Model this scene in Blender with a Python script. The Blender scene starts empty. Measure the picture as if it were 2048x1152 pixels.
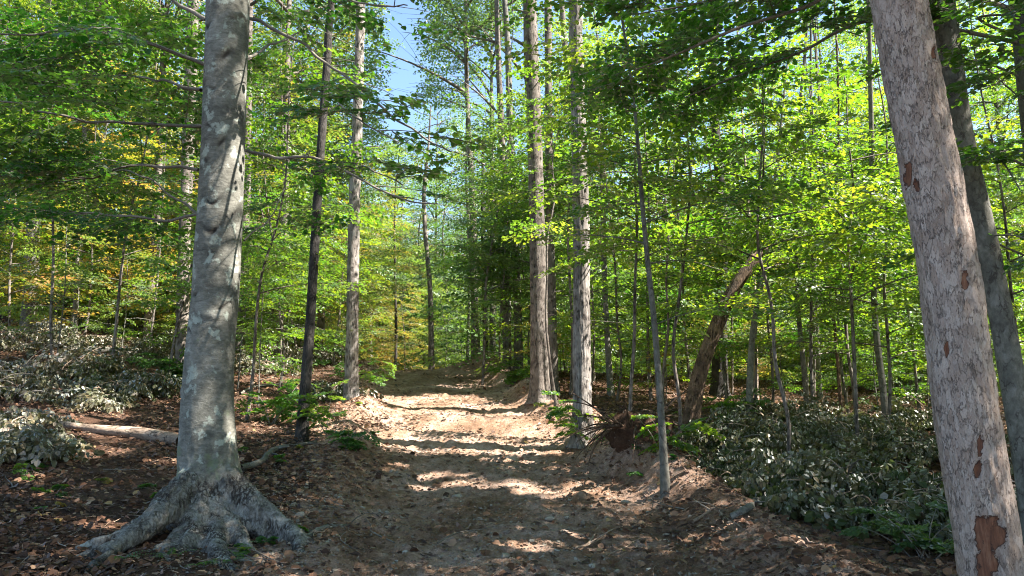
import bpy, math
import numpy as np

# ------------------------------------------------------------------ camera, sky, sun, exposure
SC = bpy.context.scene
COL = SC.collection
FPX = 1479.0
PITCH = math.radians(8.2)
EYE = np.array([0.0, 0.0, 1.55])
cam_d = bpy.data.cameras.new("camera")
cam_d.sensor_width = 36.0
cam_d.angle = 2 * math.atan(1024 / FPX)
cam_d.clip_start = 0.05
cam_d.clip_end = 2000
cam = bpy.data.objects.new("camera", cam_d)
COL.objects.link(cam)
cam.location = EYE
cam.rotation_euler = (math.pi / 2 + PITCH, 0, 0)
SC.camera = cam

SUN_AZ = math.radians(102)      # clockwise from +Y
SUN_EL = math.radians(50)
S = np.array([math.sin(SUN_AZ) * math.cos(SUN_EL), math.cos(SUN_AZ) * math.cos(SUN_EL), math.sin(SUN_EL)])
world = bpy.data.worlds.new("World")
SC.world = world
world.use_nodes = True
wn = world.node_tree
sky = wn.nodes.new("ShaderNodeTexSky")
sky.sky_type = 'NISHITA'
sky.sun_disc = False
sky.sun_elevation = SUN_EL
sky.sun_rotation = SUN_AZ
sky.air_density = 1.0
sky.dust_density = 0.8
sky.ozone_density = 1.3
hs = wn.nodes.new("ShaderNodeHueSaturation")
hs.inputs["Saturation"].default_value = 1.06
wn.links.new(sky.outputs[0], hs.inputs["Color"])
wn.links.new(hs.outputs[0], wn.nodes["Background"].inputs[0])
wn.nodes["Background"].inputs[1].default_value = 0.074
sl = bpy.data.lights.new("sun", 'SUN')
sl.energy = 5.0
sl.angle = math.radians(0.53)
sl.color = (1.0, 0.93, 0.85)
sun = bpy.data.objects.new("sun", sl)
COL.objects.link(sun)
from mathutils import Vector, Matrix
sun.rotation_euler = Vector(-S).to_track_quat('-Z', 'Y').to_euler()
SC.view_settings.view_transform = 'Standard'
SC.view_settings.look = 'None'
SC.view_settings.exposure = 2.42
SC.view_settings.gamma = 1.0
cy = SC.cycles
cy.max_bounces = 7
cy.diffuse_bounces = 4
cy.glossy_bounces = 2
cy.transmission_bounces = 4
cy.sample_clamp_indirect = 6.0
cy.filter_width = 1.05
cy.use_denoising = True
cy.denoising_prefilter = 'ACCURATE'

# ------------------------------------------------------------------ small maths
def hsh(*a):
    n = np.zeros(np.broadcast(*a).shape, np.uint32)
    for k, v in zip((374761393, 668265263, 2147483647, 1274126177), a):
        n = n + (np.asarray(v).astype(np.int64) & 0xffffffff).astype(np.uint32) * np.uint32(k & 0xffffffff)
        n = (n ^ (n >> np.uint32(13))) * np.uint32(1274126177)
    n = n ^ (n >> np.uint32(16))
    return n.astype(np.float64) / 4294967295.0

def _f(t):
    return t * t * (3 - 2 * t)

def vn2(x, y, seed=0):
    x = np.asarray(x, float); y = np.asarray(y, float)
    ix = np.floor(x); iy = np.floor(y); fx = _f(x - ix); fy = _f(y - iy)
    s = np.full(np.broadcast(x, y).shape, seed)
    a = hsh(ix, iy, s); b = hsh(ix + 1, iy, s); c = hsh(ix, iy + 1, s); d = hsh(ix + 1, iy + 1, s)
    return (a * (1 - fx) + b * fx) * (1 - fy) + (c * (1 - fx) + d * fx) * fy

def vn3(x, y, z, seed=0):
    iz = np.floor(z); fz = _f(z - iz)
    a = vn2(x, y, seed * 131 + iz.astype(np.int64)); b = vn2(x, y, seed * 131 + iz.astype(np.int64) + 1)
    return a * (1 - fz) + b * fz

def fb2(x, y, seed=0, octs=4, g=0.5):
    v = 0; a = 1; t = 0
    for o in range(octs):
        v = v + a * vn2(x * 2 ** o, y * 2 ** o, seed + o * 17); t += a; a *= g
    return v / t - 0.5

def fb3(x, y, z, seed=0, octs=3, g=0.5):
    v = 0; a = 1; t = 0
    for o in range(octs):
        v = v + a * vn3(x * 2 ** o, y * 2 ** o, z * 2 ** o, seed + o * 7); t += a; a *= g
    return v / t - 0.5

def ss(x, a, b):
    t = np.clip((x - a) / (b - a), 0, 1)
    return t * t * (3 - 2 * t)

def softp(x, k=1.0):
    return np.log1p(np.exp(np.clip(x / k, -30, 30))) * k

# ------------------------------------------------------------------ terrain shape
def trail_x(Y):
    return np.interp(Y, [-20, 0, 6.4, 10, 15, 21, 28, 36, 45, 80], [1.0, .6, .35, -.1, -.9, -1.9, -3.1, -4.9, -7.4, -20])

def h0(x, Y):
    x = np.asarray(x, float); Y = np.asarray(Y, float)
    p = 0.118 * (softp(Y - 7.5, 1.2) - softp(Y - 31, 1.5)) - 0.02 * softp(Y - 34, 2) + 0.06 * softp(Y - 75, 8)
    d = x - trail_x(Y)
    L = np.minimum(softp(-d - 2.3, .8), 45)
    R = np.minimum(softp(d - 2.6, .8), 45)
    p = p + L * (0.085 + 0.05 * ss(Y, 12, 24)) * ss(Y, 3, 9) - R * 0.055
    p = p + 0.5 * (fb2(x * .09 + 5, Y * .09, 3, 3)) * ss(np.abs(d), 2.5, 6)
    return p

def h(x, Y):
    x = np.asarray(x, float); Y = np.asarray(Y, float)
    d = x - trail_x(Y)
    z = h0(x, Y)
    on = 1 - ss(Y, 33, 40)
    z = z - 0.13 * (1 - ss(np.abs(d), 1.5, 2.2)) * on
    z = z + on * (0.30 + .12 * np.sin(Y * 1.3)) * np.exp(-((d - 2.35 - .15 * np.sin(Y * .9)) / .38) ** 2) * (.45 * ss(Y, 4, 5.5) + .55 * ss(Y, 7, 9))
    z = z + on * 0.20 * np.exp(-((d + 2.35 - .15 * np.sin(Y * 1.1)) / .40) ** 2) * ss(Y, 8, 12)
    z = z + on * 0.10 * np.sin((Y + .35 * d) * 2.3) * np.exp(-((Y - 15.5) / 3.0) ** 2) * (1 - ss(np.abs(d), 1.8, 2.6))
    # heaps of pushed up earth beside the crest of the trail
    z = z + 0.42 * np.exp(-(((x + 1.5) / 1.5) ** 2 + ((Y - 29.5) / 1.6) ** 2))
    z = z + 0.35 * np.exp(-(((x + 5.6) / .8) ** 2 + ((Y - 24) / 2.4) ** 2))
    return z

def hd(x, Y):
    d = x - trail_x(Y)
    tr = (1 - ss(np.abs(d), 2.0, 3.0)) * (1 - ss(Y, 34, 40))
    n = 0.09 * fb2(x * 1.6, Y * 2.2, 11, 4, .55) + tr * 0.17 * np.abs(fb2(x * 2.6, Y * 5.0, 21, 4, .65)) + (.035 + .03 * tr) * fb2(x * 9, Y * 11, 31, 3, .7)
    n = n + tr * .05 * (np.abs(fb2(x * 1.1, Y * 3.2, 41, 3, .55)) * 2 - .3)
    rut = np.exp(-((np.abs(d + .1) - .85) / .25) ** 2) * .045
    return h(x, Y) + n - rut * tr

Fv = np.array([0, math.cos(PITCH), math.sin(PITCH)]); Uv = np.array([0, -math.sin(PITCH), math.cos(PITCH)]); Xv = np.array([1., 0, 0])

def ray(px, py):
    return Fv + Xv * (px - 1024) / FPX + Uv * (576 - py) / FPX

def at(px, py, Y):
    d = ray(px, py)
    return EYE + d * (Y / d[1])

def wrad(w, p):
    """radius of an upright stem at p that shows w pixels wide"""
    r = p - EYE; dp = float(r @ Fv)
    return w / 2 / FPX * dp * (dp / math.hypot(dp, r[0])) * 1.0

def gat(px, py):
    d = ray(px, py)
    Ys = np.concatenate([np.arange(3, 60, .04), np.arange(60, 200, .3)])
    P = EYE[None] + d[None] * (Ys / d[1])[:, None]
    below = P[:, 2] < h(P[:, 0], P[:, 1])
    i = int(np.argmax(below)) if below.any() else len(Ys) - 1
    p = P[i]
    return np.array([p[0], p[1], float(h(p[0], p[1]))])

def proj(P):
    r = P - EYE
    z = r @ Fv
    z = np.where(np.abs(z) < .01, .01, z)
    return 1024 + FPX * r[:, 0] / z, 576 - FPX * (r @ Uv) / z, z

# ------------------------------------------------------------------ light gaps: where sunlight reaches the ground and trunks
LIT_E = []     # ellipses on the ground (cx, cy, rx, ry, rot)
def lit_px(px, py, wpx, dY, rot=0.0):
    g = gat(px, py)
    LIT_E.append((g[0], g[1], wpx / 2 / FPX * g[1], dY / 2, rot))
for a in [(870, 802, 220, 2.2), (950, 828, 300, 2.0), (1050, 848, 230, 1.6), (800, 822, 150, 1.5), (960, 772, 180, .9), (1000, 860, 180, 1.1), (1130, 858, 90, 1.0), (740, 800, 80, 1.0),
          (900, 950, 120, .30), (1000, 968, 190, .40), (1120, 985, 180, .35), (1190, 975, 90, .4), (1240, 995, 60, .4), (860, 975, 60, .2),
          (1080, 1092, 120, .30), (940, 1070, 50, .15), (1160, 1070, 60, .12), (800, 935, 60, .3), (1040, 925, 120, .3), (1100, 905, 60, .3), (820, 885, 70, .4),
          (40, 880, 150, 1.0), (150, 830, 180, 1.2), (250, 870, 220, .6), (180, 905, 160, .7), (60, 960, 60, .3), (210, 1050, 100, .3), (330, 925, 80, .3),
          (60, 700, 110, 3), (180, 720, 90, 3), (230, 700, 120, 2), (560, 700, 120, 3), (500, 760, 80, 2), (700, 730, 80, 3), (735, 780, 40, 2),
          (1500, 890, 60, .5), (1600, 960, 50, .4), (1720, 1000, 40, .3), (1470, 930, 50, .4), (1800, 960, 60, .4), (1660, 1010, 30, .3), (1620, 845, 140, 1.8), (1700, 830, 90, 1.2), (1760, 860, 120, 1), (1550, 800, 90, 2), (1230, 880, 50, .6), (1360, 985, 40, .3),
          (1440, 1060, 90, .3), (1560, 1090, 70, .2), (1850, 900, 80, .6), (1330, 780, 100, 2), (1650, 1095, 60, .2), (1100, 770, 60, 2)]:
    lit_px(*a)
LIT_E = np.array(LIT_E)
LIT_S = []     # lit stretches of trunks: two ends and a radius
_S1 = np.cross(S, [0, 0, 1.]); _S1 /= np.linalg.norm(_S1)
_S2 = np.cross(_S1, S)
LIT_B = []     # balls of foliage that stand in sun (centre, radius, how open)

def land(P):
    t = (P[:, 2] - h0(P[:, 0], P[:, 1])) / S[2]
    for _ in range(3):
        x = P[:, 0] - t * S[0]; y = P[:, 1] - t * S[1]
        t = (P[:, 2] - h0(x, y)) / S[2]
    return P[:, 0] - t * S[0], P[:, 1] - t * S[1]

def keep_lit(P, rng, balls=True):
    """which leaves stay: the canopy is open above the sunlit patches, over the trail, and beside the gap in the sky"""
    k = np.ones(len(P), bool)
    n = fb3(P[:, 0] * 2.2, P[:, 1] * 2.2, P[:, 2] * 2.2, 5, 2)
    x, y = land(P)
    wob = 1 + .9 * fb2(x * 3, y * 5, 77, 2)
    up = P[:, 2] > h0(P[:, 0], P[:, 1]) + 0.5
    for cx_, cy_, rx, ry, _ in LIT_E:
        q = ((x - cx_) / (rx * 1.1)) ** 2 + ((y - cy_) / (ry * 1.25 + .05)) ** 2
        k &= ~((q < wob) & up)
    for A, B, r in LIT_S:
        a2 = np.array([A @ _S1, A @ _S2]); b2 = np.array([B @ _S1, B @ _S2])
        p2 = np.stack([P @ _S1, P @ _S2], 1)
        ab = b2 - a2
        t = np.clip(((p2 - a2) @ ab) / (ab @ ab), 0, 1)
        dd = np.linalg.norm(p2 - a2 - t[:, None] * ab, axis=1)
        upst = ((P - (A + t[:, None] * (B - A))) @ S) > .15
        k &= ~((dd < r * (1 + 1.2 * n)) & upst & (rng.random(len(P)) < .93))
    for c, r, op in (LIT_B if balls else []):
        w = P - c
        along = w @ S
        dd = np.linalg.norm(w - along[:, None] * S, axis=1)
        k &= ~((dd < r * (1 + .8 * n)) & (along > r) & (rng.random(len(P)) < op))
    return k

def keep(P, rng):
    k = keep_lit(P, rng)
    n = fb3(P[:, 0] * 2.2, P[:, 1] * 2.2, P[:, 2] * 2.2, 5, 2)
    # open corridor over the trail
    d = np.abs(P[:, 0] - trail_x(P[:, 1]))
    hh = P[:, 2] - h0(P[:, 0], P[:, 1])
    k &= ~((d < 2.1) & (hh < 3.0) & (P[:, 1] < 40))
    k &= ~((d < .9 + 1.2 * n) & (hh < 5.5) & (P[:, 1] < 32))
    # gap in the canopy above the trail through which the sky shows
    px_ = P[:, 0] / np.maximum(P[:, 1], .5)
    rise = (P[:, 2] - 1.5) / np.maximum(P[:, 1], .5)
    gap = (np.abs(px_ + .157) < .030 + .06 * n) & (rise > .36 + .05 * n)
    k &= ~(gap & (P[:, 1] > 3))
    gap2 = (np.abs(px_ + .105) < .022 + .05 * n) & (rise > .18) & (rise < .27)
    k &= ~gap2
    k &= ~(np.linalg.norm(P - EYE, axis=1) < 3.2)
    return k

# ------------------------------------------------------------------ mesh plumbing
def mesh_np(name, V, quads=None, tris=None, smooth=True, attrs=None):
    me = bpy.data.meshes.new(name)
    V = np.asarray(V, np.float32)
    me.vertices.add(len(V)); me.vertices.foreach_set("co", V.ravel())
    ls = []; starts = []; tot = []
    off = 0
    for F, k in ((quads, 4), (tris, 3)):
        if F is None or len(F) == 0: continue
        F = np.asarray(F, np.int32)
        ls.append(F.ravel()); starts.append(off + np.arange(len(F)) * k); off += F.size
    li = np.concatenate(ls); st = np.concatenate(starts).astype(np.int32)
    me.loops.add(len(li)); me.loops.foreach_set("vertex_index", li)
    me.polygons.add(len(st)); me.polygons.foreach_set("loop_start", st)
    me.polygons.foreach_set("use_smooth", np.full(len(st), smooth, bool))
    for an, av in (attrs or {}).items():
        a = me.attributes.new(an, 'FLOAT', 'POINT'); a.data.foreach_set("value", np.asarray(av, np.float32))
    me.update(calc_edges=True)
    return me

def link(name, me, mat=None, parent=None, loc=None):
    o = bpy.data.objects.new(name, me)
    COL.objects.link(o)
    if mat is not None and me is not None and len(me.materials) == 0: me.materials.append(mat)
    if parent is not None: o.parent = parent
    if loc is not None: o.location = loc
    return o

def tag(o, label, cat, group=None):
    o["label"] = label; o["category"] = cat
    if group: o["group"] = group
    return o

def thing(name, label, cat, loc, group=None, rz=0.0):
    o = link(name, None, loc=loc); o.empty_display_size = .3
    o.rotation_euler[2] = rz
    return tag(o, label, cat, group)

def resample(pts, ds):
    pts = np.asarray(pts, float)
    if len(pts) > 2:      # smooth corners with a Catmull-Rom pass
        out = []
        Q = np.vstack([2 * pts[0] - pts[1], pts, 2 * pts[-1] - pts[-2]])
        for i in range(1, len(Q) - 2):
            t = np.linspace(0, 1, 12, endpoint=False)[:, None]
            p0, p1, p2, p3 = Q[i - 1], Q[i], Q[i + 1], Q[i + 2]
            out.append(.5 * (2 * p1 + (p2 - p0) * t + (2 * p0 - 5 * p1 + 4 * p2 - p3) * t ** 2 + (3 * p1 - p0 - 3 * p2 + p3) * t ** 3))
        pts = np.vstack(out + [pts[-1:]])
    seg = np.r_[0, np.cumsum(np.linalg.norm(np.diff(pts[:, :3], axis=0), axis=1))]
    n = max(2, int(seg[-1] / ds) + 1)
    s = np.linspace(0, seg[-1], n)
    return np.stack([np.interp(s, seg, pts[:, k]) for k in range(pts.shape[1])], 1)

def tube(P, R, sides=8, close_tip=True):
    """P (n,3), R (n,) -> verts, quads, centre of each vertex, angle"""
    P = np.asarray(P, float); R = np.asarray(R, float)
    T = np.gradient(P, axis=0); T /= np.linalg.norm(T, axis=1)[:, None] + 1e-9
    ref = np.array([1., .02, 0]) if abs(T[:, 0]).mean() < .8 else np.array([0, 1., .02])
    U = np.cross(T, ref); U /= np.linalg.norm(U, axis=1)[:, None]
    W = np.cross(T, U)
    th = np.linspace(0, 2 * math.pi, sides, endpoint=False)
    V = P[:, None] + R[:, None, None] * (np.cos(th)[None, :, None] * U[:, None] + np.sin(th)[None, :, None] * W[:, None])
    n = len(P)
    i = np.arange(n - 1)[:, None] * sides; j = np.arange(sides)[None]; j2 = (j + 1) % sides
    Q = np.stack([i + j, i + j2, i + sides + j2, i + sides + j], -1).reshape(-1, 4)
    Vf = V.reshape(-1, 3)
    if close_tip:
        Vf = np.vstack([Vf, P[-1:] + T[-1:] * R[-1] * .5])
        c = len(Vf) - 1; b = (n - 1) * sides
        caps = np.array([[b + k, b + (k + 1) % sides, c] for k in range(sides)])
        if close_tip == 'both':
            Vf = np.vstack([Vf, P[:1]])
            caps = np.vstack([caps, [[(k + 1) % sides, k, c + 1] for k in range(sides)]])
    else: caps = np.zeros((0, 3), int)
    C = np.repeat(P, sides, 0)
    if close_tip: C = np.vstack([C, P[-1:]])
    if close_tip == 'both': C = np.vstack([C, P[:1]])
    return Vf, Q, caps, C

class Wood:
    def __init__(s): s.V = []; s.Q = []; s.T = []; s.n = 0
    def add(s, V, Q, T=None):
        s.V.append(V); s.Q.append(np.asarray(Q) + s.n)
        if T is not None and len(T): s.T.append(np.asarray(T) + s.n)
        s.n += len(V)
    def tube(s, P, R, sides=6, close=True):
        V, Q, T, C = tube(P, R, sides, close); s.add(V, Q, T)
    def segs(s, G):
        """thin three-sided twigs, G (m,8): a, b, ra, rb"""
        if len(G) == 0: return
        a = G[:, :3]; b = G[:, 3:6]; t = b - a; t /= np.linalg.norm(t, axis=1)[:, None] + 1e-9
        u = np.cross(t, [0.1, 0.2, 1.0]); u /= np.linalg.norm(u, axis=1)[:, None] + 1e-9; w = np.cross(t, u)
        rings = []
        for e, r in ((a, G[:, 6]), (b, G[:, 7])):
            for k in range(3):
                an = k * 2.094
                rings.append(e + r[:, None] * (math.cos(an) * u + math.sin(an) * w))
        V = np.stack(rings, 1).reshape(-1, 3)
        base = np.arange(len(G))[:, None, None] * 6
        f = np.array([[0, 1, 4, 3], [1, 2, 5, 4], [2, 0, 3, 5]])[None]
        s.add(V, (base + f).reshape(-1, 4))
    def mesh(s, name, origin=(0, 0, 0), smooth=True):
        V = np.vstack(s.V) - np.asarray(origin)
        return mesh_np(name, V, np.vstack(s.Q), np.vstack(s.T) if s.T else None, smooth)

LEAF6 = np.array([[0, 0, 0], [.28, -.40, .10], [.72, -.30, .07], [1, 0, -.10], [.72, .30, .07], [.28, .40, .10]])
LEAF6Q = np.array([[0, 1, 2, 3], [0, 3, 4, 5]])
LEAF4 = np.array([[0, 0, 0], [.42, -.36, .08], [1, 0, -.06], [.42, .36, .08]])
LEAF4Q = np.array([[0, 1, 2, 3]])

def leaves_mesh(name, P, R, sz, rnd, fine=True, width=1.0, origin=(0, 0, 0), jit=0.0):
    T, Q = (LEAF6, LEAF6Q) if fine else (LEAF4, LEAF4Q)
    T = T * [1, width * 1.15, 1]
    k = len(T)
    V = P[:, None] - np.asarray(origin) + np.einsum('nij,kj->nki', R, T) * sz[:, None, None]
    Qs = (np.arange(len(P))[:, None, None] * k + Q[None]).reshape(-1, 4)
    return mesh_np(name, V.reshape(-1, 3), Qs, None, False, {"tint": np.repeat(rnd, k)})

def frames(D, N):
    D = D / (np.linalg.norm(D, axis=1)[:, None] + 1e-9)
    B = np.cross(N, D); B /= np.linalg.norm(B, axis=1)[:, None] + 1e-9
    N2 = np.cross(D, B)
    return np.stack([D, B, N2], -1)

def rot(az, pitch, roll):
    """x axis to azimuth az (radians from +X), raised by pitch, rolled"""
    az, pitch, roll = map(np.atleast_1d, (az, pitch, roll))
    D = np.stack([np.cos(az) * np.cos(pitch), np.sin(az) * np.cos(pitch), np.sin(pitch)], 1)
    N0 = np.stack([-np.cos(az) * np.sin(pitch), -np.sin(az) * np.sin(pitch), np.cos(pitch)], 1)
    B0 = np.cross(N0, D)
    N = N0 * np.cos(roll)[:, None] + B0 * np.sin(roll)[:, None]
    return np.stack([D, np.cross(N, D), N], -1)

def make_spray(rng, L=.9, nside=9, gap=.05, droop=.12, leaf=.085, rough=.28, hang=0.0, wide=.5):
    Ps = []; Ds = []; Ns = []; G = []; Z = []
    def pt(s): return np.array([s, .05 * math.sin(s * 4), -droop * L * (s / L) ** 2])
    xs = np.linspace(.1 * L, .97 * L, nside)
    for i, s in enumerate(xs):
        sg = 1 if i % 2 else -1
        a = sg * rng.uniform(.65, 1.05); l = wide * L * (1 - .65 * s / L) * rng.uniform(.6, 1.2)
        d = np.array([math.cos(a), math.sin(a), rng.normal(0, .12)]); p = pt(s)
        G.append(np.r_[p, p + d * l, .003, .0015])
        m = max(2, int(l / gap))
        for j in range(m):
            t = (j + .6) / m
            q = p + d * l * t + [0, 0, -.06 * t * t * l]
            b = a + (1 if (j + i) % 2 else -1) * rng.uniform(.5, 1.0) if j < m - 1 else a
            Ps.append(q); Ds.append([math.cos(b), math.sin(b), rng.normal(-.12, .22)])
    m = int(L / gap)
    for j in range(m):
        s = L * (j + .5) / m; b = (1 if j % 2 else -1) * rng.uniform(.5, 1.1)
        if rng.random() < .6: Ps.append(pt(s)); Ds.append([math.cos(b), math.sin(b), rng.normal(-.1, .2)])
    Ps.append(pt(L)); Ds.append([1, 0, -.2])
    for j in range(4):
        G.append(np.r_[pt(L * j / 4), pt(L * (j + 1) / 4), .006 - .001 * j, .005 - .001 * j])
    P = np.array(Ps); D = np.array(Ds); n = len(P)
    P = P + rng.normal(0, .012, P.shape)
    N = np.array([0, 0, 1.]) + rng.normal(0, rough, (n, 3))
    if hang > 0:
        D = D * (1 - hang) + np.array([0, 0, -1.]) * hang + rng.normal(0, .25, (n, 3))
        N = rng.normal(0, 1, (n, 3))
    return P, frames(D, N), leaf * rng.uniform(.6, 1.15, n), np.array(G)

def assemble(rng, protos, specs, leafmul=1.0):
    """specs: list of (proto, x,y,z, az, pitch, roll, scale) -> leaves and twigs"""
    if not specs: return np.zeros((0, 3)), np.zeros((0, 3, 3)), np.zeros(0), np.zeros(0), np.zeros((0, 8))
    A = np.array(specs, float)
    oP, oR, oS, oT, oG = [], [], [], [], []
    for k, (P, R, z, G) in enumerate(protos):
        m = A[A[:, 0].astype(int) == k]
        if not len(m): continue
        RS = rot(m[:, 4], m[:, 5], m[:, 6]); sc = m[:, 7]
        q = np.einsum('mij,nj->mni', RS, P) * sc[:, None, None] + m[:, None, 1:4]
        oP.append(q.reshape(-1, 3))
        oR.append(np.einsum('mij,njk->mnik', RS, R).reshape(-1, 3, 3))
        oS.append((np.repeat(sc[:, None] ** .4, len(z), 1) * z[None] * leafmul).ravel())
        tint = np.clip(np.repeat(rng.random(len(m))[:, None] * .55, len(z), 1) + rng.random((len(m), len(z))) * .45, 0, 1)
        oT.append(tint.ravel())
        ga = np.einsum('mij,nj->mni', RS, G[:, :3]) * sc[:, None, None] + m[:, None, 1:4]
        gb = np.einsum('mij,nj->mni', RS, G[:, 3:6]) * sc[:, None, None] + m[:, None, 1:4]
        oG.append(np.concatenate([ga, gb, np.repeat((G[:, 6:8])[None], len(m), 0)], 2).reshape(-1, 8))
    return np.vstack(oP), np.vstack(oR), np.concatenate(oS), np.concatenate(oT), np.vstack(oG)

g0 = np.random.default_rng(7)
SPR = [make_spray(g0, .9, 9 + k % 3, .058, .10 + .04 * (k % 3), .088) for k in range(6)]
SPR_T = [make_spray(g0, 1.1, 8, .10, .14, .13, .5) for k in range(6)]
SPR_W = [make_spray(g0, .8, 8, .06, .3, .115, .5, hang=.72) for k in range(5)]

GAPS = True
def limb(rng, p0, az, L, e0, e1, ds=.3, wig=.10):
    """a branch that starts at elevation e0 and bends to e1"""
    n = max(4, int(L / ds)); s = np.linspace(0, 1, n)
    e = e0 + (e1 - e0) * s ** .8
    a = az + np.cumsum(rng.normal(0, wig, n)) * .5
    st = np.stack([np.cos(a) * np.cos(e), np.sin(a) * np.cos(e), np.sin(e)], 1) * (L / (n - 1))
    st[0] = 0
    return p0 + np.cumsum(st, 0), a

def clear_of(p):
    return keep(p, np.random.default_rng(0)).mean() > .35

def spray_along(rng, pts, az, specs, step, sc, start=.2, nk=6, jz=.0, flat=.18):
    seg = np.r_[0, np.cumsum(np.linalg.norm(np.diff(pts, axis=0), axis=1))]
    L = seg[-1]; s = start * L; sg = 1
    while s < L:
        p = np.array([np.interp(s, seg, pts[:, k]) for k in range(3)]); a = np.interp(s, seg, az)
        specs.append((rng.integers(nk), *(p + [0, 0, rng.normal(0, jz)]), a + sg * rng.uniform(.5, 1.1), rng.normal(-.05, .15), rng.normal(0, flat), sc * rng.uniform(.65, 1.15)))
        sg = -sg; s += step * rng.uniform(.7, 1.3)
    specs.append((rng.integers(nk), *pts[-1], az[-1], rng.normal(-.1, .1), rng.normal(0, flat), sc))

def understory(rng, axis, zlo, zhi, nbr, Rm, wood, specs, step=.25, sc=1.0, top=True, e0=.5):
    """layered branches on a slender stem. axis(z) -> point"""
    for i in range(nbr):
        t = (i + .5) / nbr; z = zlo + (zhi - zlo) * t
        az = i * 2.4 + rng.normal(0, .4)
        L = Rm * (1.0 - .72 * t ** 1.5) * rng.uniform(.6, 1.15)
        p, a = limb(rng, axis(z), az, L, e0 * rng.uniform(.5, 1.3), rng.uniform(-.25, .1))
        if GAPS and not clear_of(p): continue
        wood.tube(p, np.linspace(.005 + .005 * L, .003, len(p)), 4)
        spray_along(rng, p, a, specs, step, sc, .2, jz=.10, flat=.35)

def tallcrown(rng, axis, zlo, zhi, nbr, Rm, wood, specs, sc=1.3):
    for i in range(nbr):
        t = (i + .5) / nbr; z = zlo + (zhi - zlo) * t
        az = i * 2.4 + rng.normal(0, .5)
        L = Rm * (math.sin(math.pi * min(1, .22 + .78 * (1 - t)) * .62) + .12) * rng.uniform(.6, 1.2) * (1.0 if t < .8 else .7)
        p, a = limb(rng, axis(z), az, L, rng.uniform(.3, .9) + .3 * t, rng.uniform(0, .4), .5)
        if GAPS and not clear_of(p): continue
        wood.tube(p, np.linspace(.02 + .014 * L, .008, len(p)), 5)
        for s in np.arange(.25, 1, .8 / max(L, 1.0)):
            j = int(s * (len(p) - 1)); sg = 1 if rng.random() < .5 else -1
            l2 = (.3 + .45 * (1 - s)) * L * rng.uniform(.5, 1.1) + .4
            q, b = limb(rng, p[j], a[j] + sg * rng.uniform(.4, 1.1), l2, rng.uniform(-.2, .7), rng.uniform(-.3, .3), .4)
            wood.tube(q, np.linspace(.012, .005, len(q)), 3)
            spray_along(rng, q, b, specs, .62, sc, .15, jz=.12, flat=.5)
        spray_along(rng, p, a, specs, .7, sc, .3, jz=.15, flat=.5)

# ------------------------------------------------------------------ materials
def newmat(name):
    m = bpy.data.materials.new(name); m.use_nodes = True
    nt = m.node_tree; nt.nodes.clear()
    out = nt.nodes.new("ShaderNodeOutputMaterial")
    return m, nt, out

class N:
    """tiny node shorthand"""
    def __init__(s, nt): s.nt = nt
    def __call__(s, typ, ins=None, **props):
        n = s.nt.nodes.new("ShaderNode" + typ)
        for k, v in props.items(): setattr(n, k, v)
        for k, v in (ins or {}).items():
            sock = n.inputs[k]
            if isinstance(v, bpy.types.NodeSocket): s.nt.links.new(v, sock)
            else: sock.default_value = v
        return n

def ramp(n, fac, stops, interp='LINEAR'):
    r = n("ValToRGB", {"Fac": fac}); r.color_ramp.interpolation = interp
    el = r.color_ramp.elements
    while len(el) < len(stops): el.new(0.5)
    for e, (p, c) in zip(el, stops):
        e.position = p; e.color = (*c, 1) if len(c) == 3 else c
    return r.outputs[0]

def leaf_mat(name, cols, trans, tw=.5, gloss=.03, rough=.42, back=None, orand=.5):
    m, nt, out = newmat(name); n = N(nt)
    t = n("Attribute", attribute_name="tint").outputs["Fac"]
    oi = n("ObjectInfo").outputs["Random"]
    dc = ramp(n, t, cols)
    tc = ramp(n, t, trans)
    hue = n("MapRange", {"Value": oi, "To Min": .5 - .022 * orand * 2, "To Max": .5 + .012 * orand * 2}).outputs[0]
    val = n("MapRange", {"Value": oi, "To Min": 1.1, "To Max": .82}).outputs[0]
    d2 = n("HueSaturation", {"Hue": hue, "Value": val, "Color": dc}).outputs[0]
    t2 = n("HueSaturation", {"Hue": hue, "Value": val, "Color": tc}).outputs[0]
    if back:
        g = n("NewGeometry").outputs["Backfacing"]
        d2 = n("MixRGB", {"Fac": g, "Color1": d2, "Color2": (*back, 1)}).outputs[0]
    a = n("BsdfDiffuse", {"Color": d2}).outputs[0]
    b = n("BsdfTranslucent", {"Color": t2}).outputs[0]
    mx = n("MixShader", {0: tw, 1: a, 2: b}).outputs[0]
    gl = n("BsdfGlossy", {"Color": (1, 1, 1, 1), "Roughness": rough}).outputs[0]
    fr = n("Fresnel", {"IOR": 1.42}).outputs[0]
    fm = n("Math", {0: fr, 1: gloss / .04}, operation='MULTIPLY').outputs[0]
    fc = n("Math", {0: fm, 1: .22}, operation='MINIMUM').outputs[0]
    o = n("MixShader", {0: fc, 1: mx, 2: gl}).outputs[0]
    nt.links.new(o, out.inputs[0])
    return m

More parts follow.
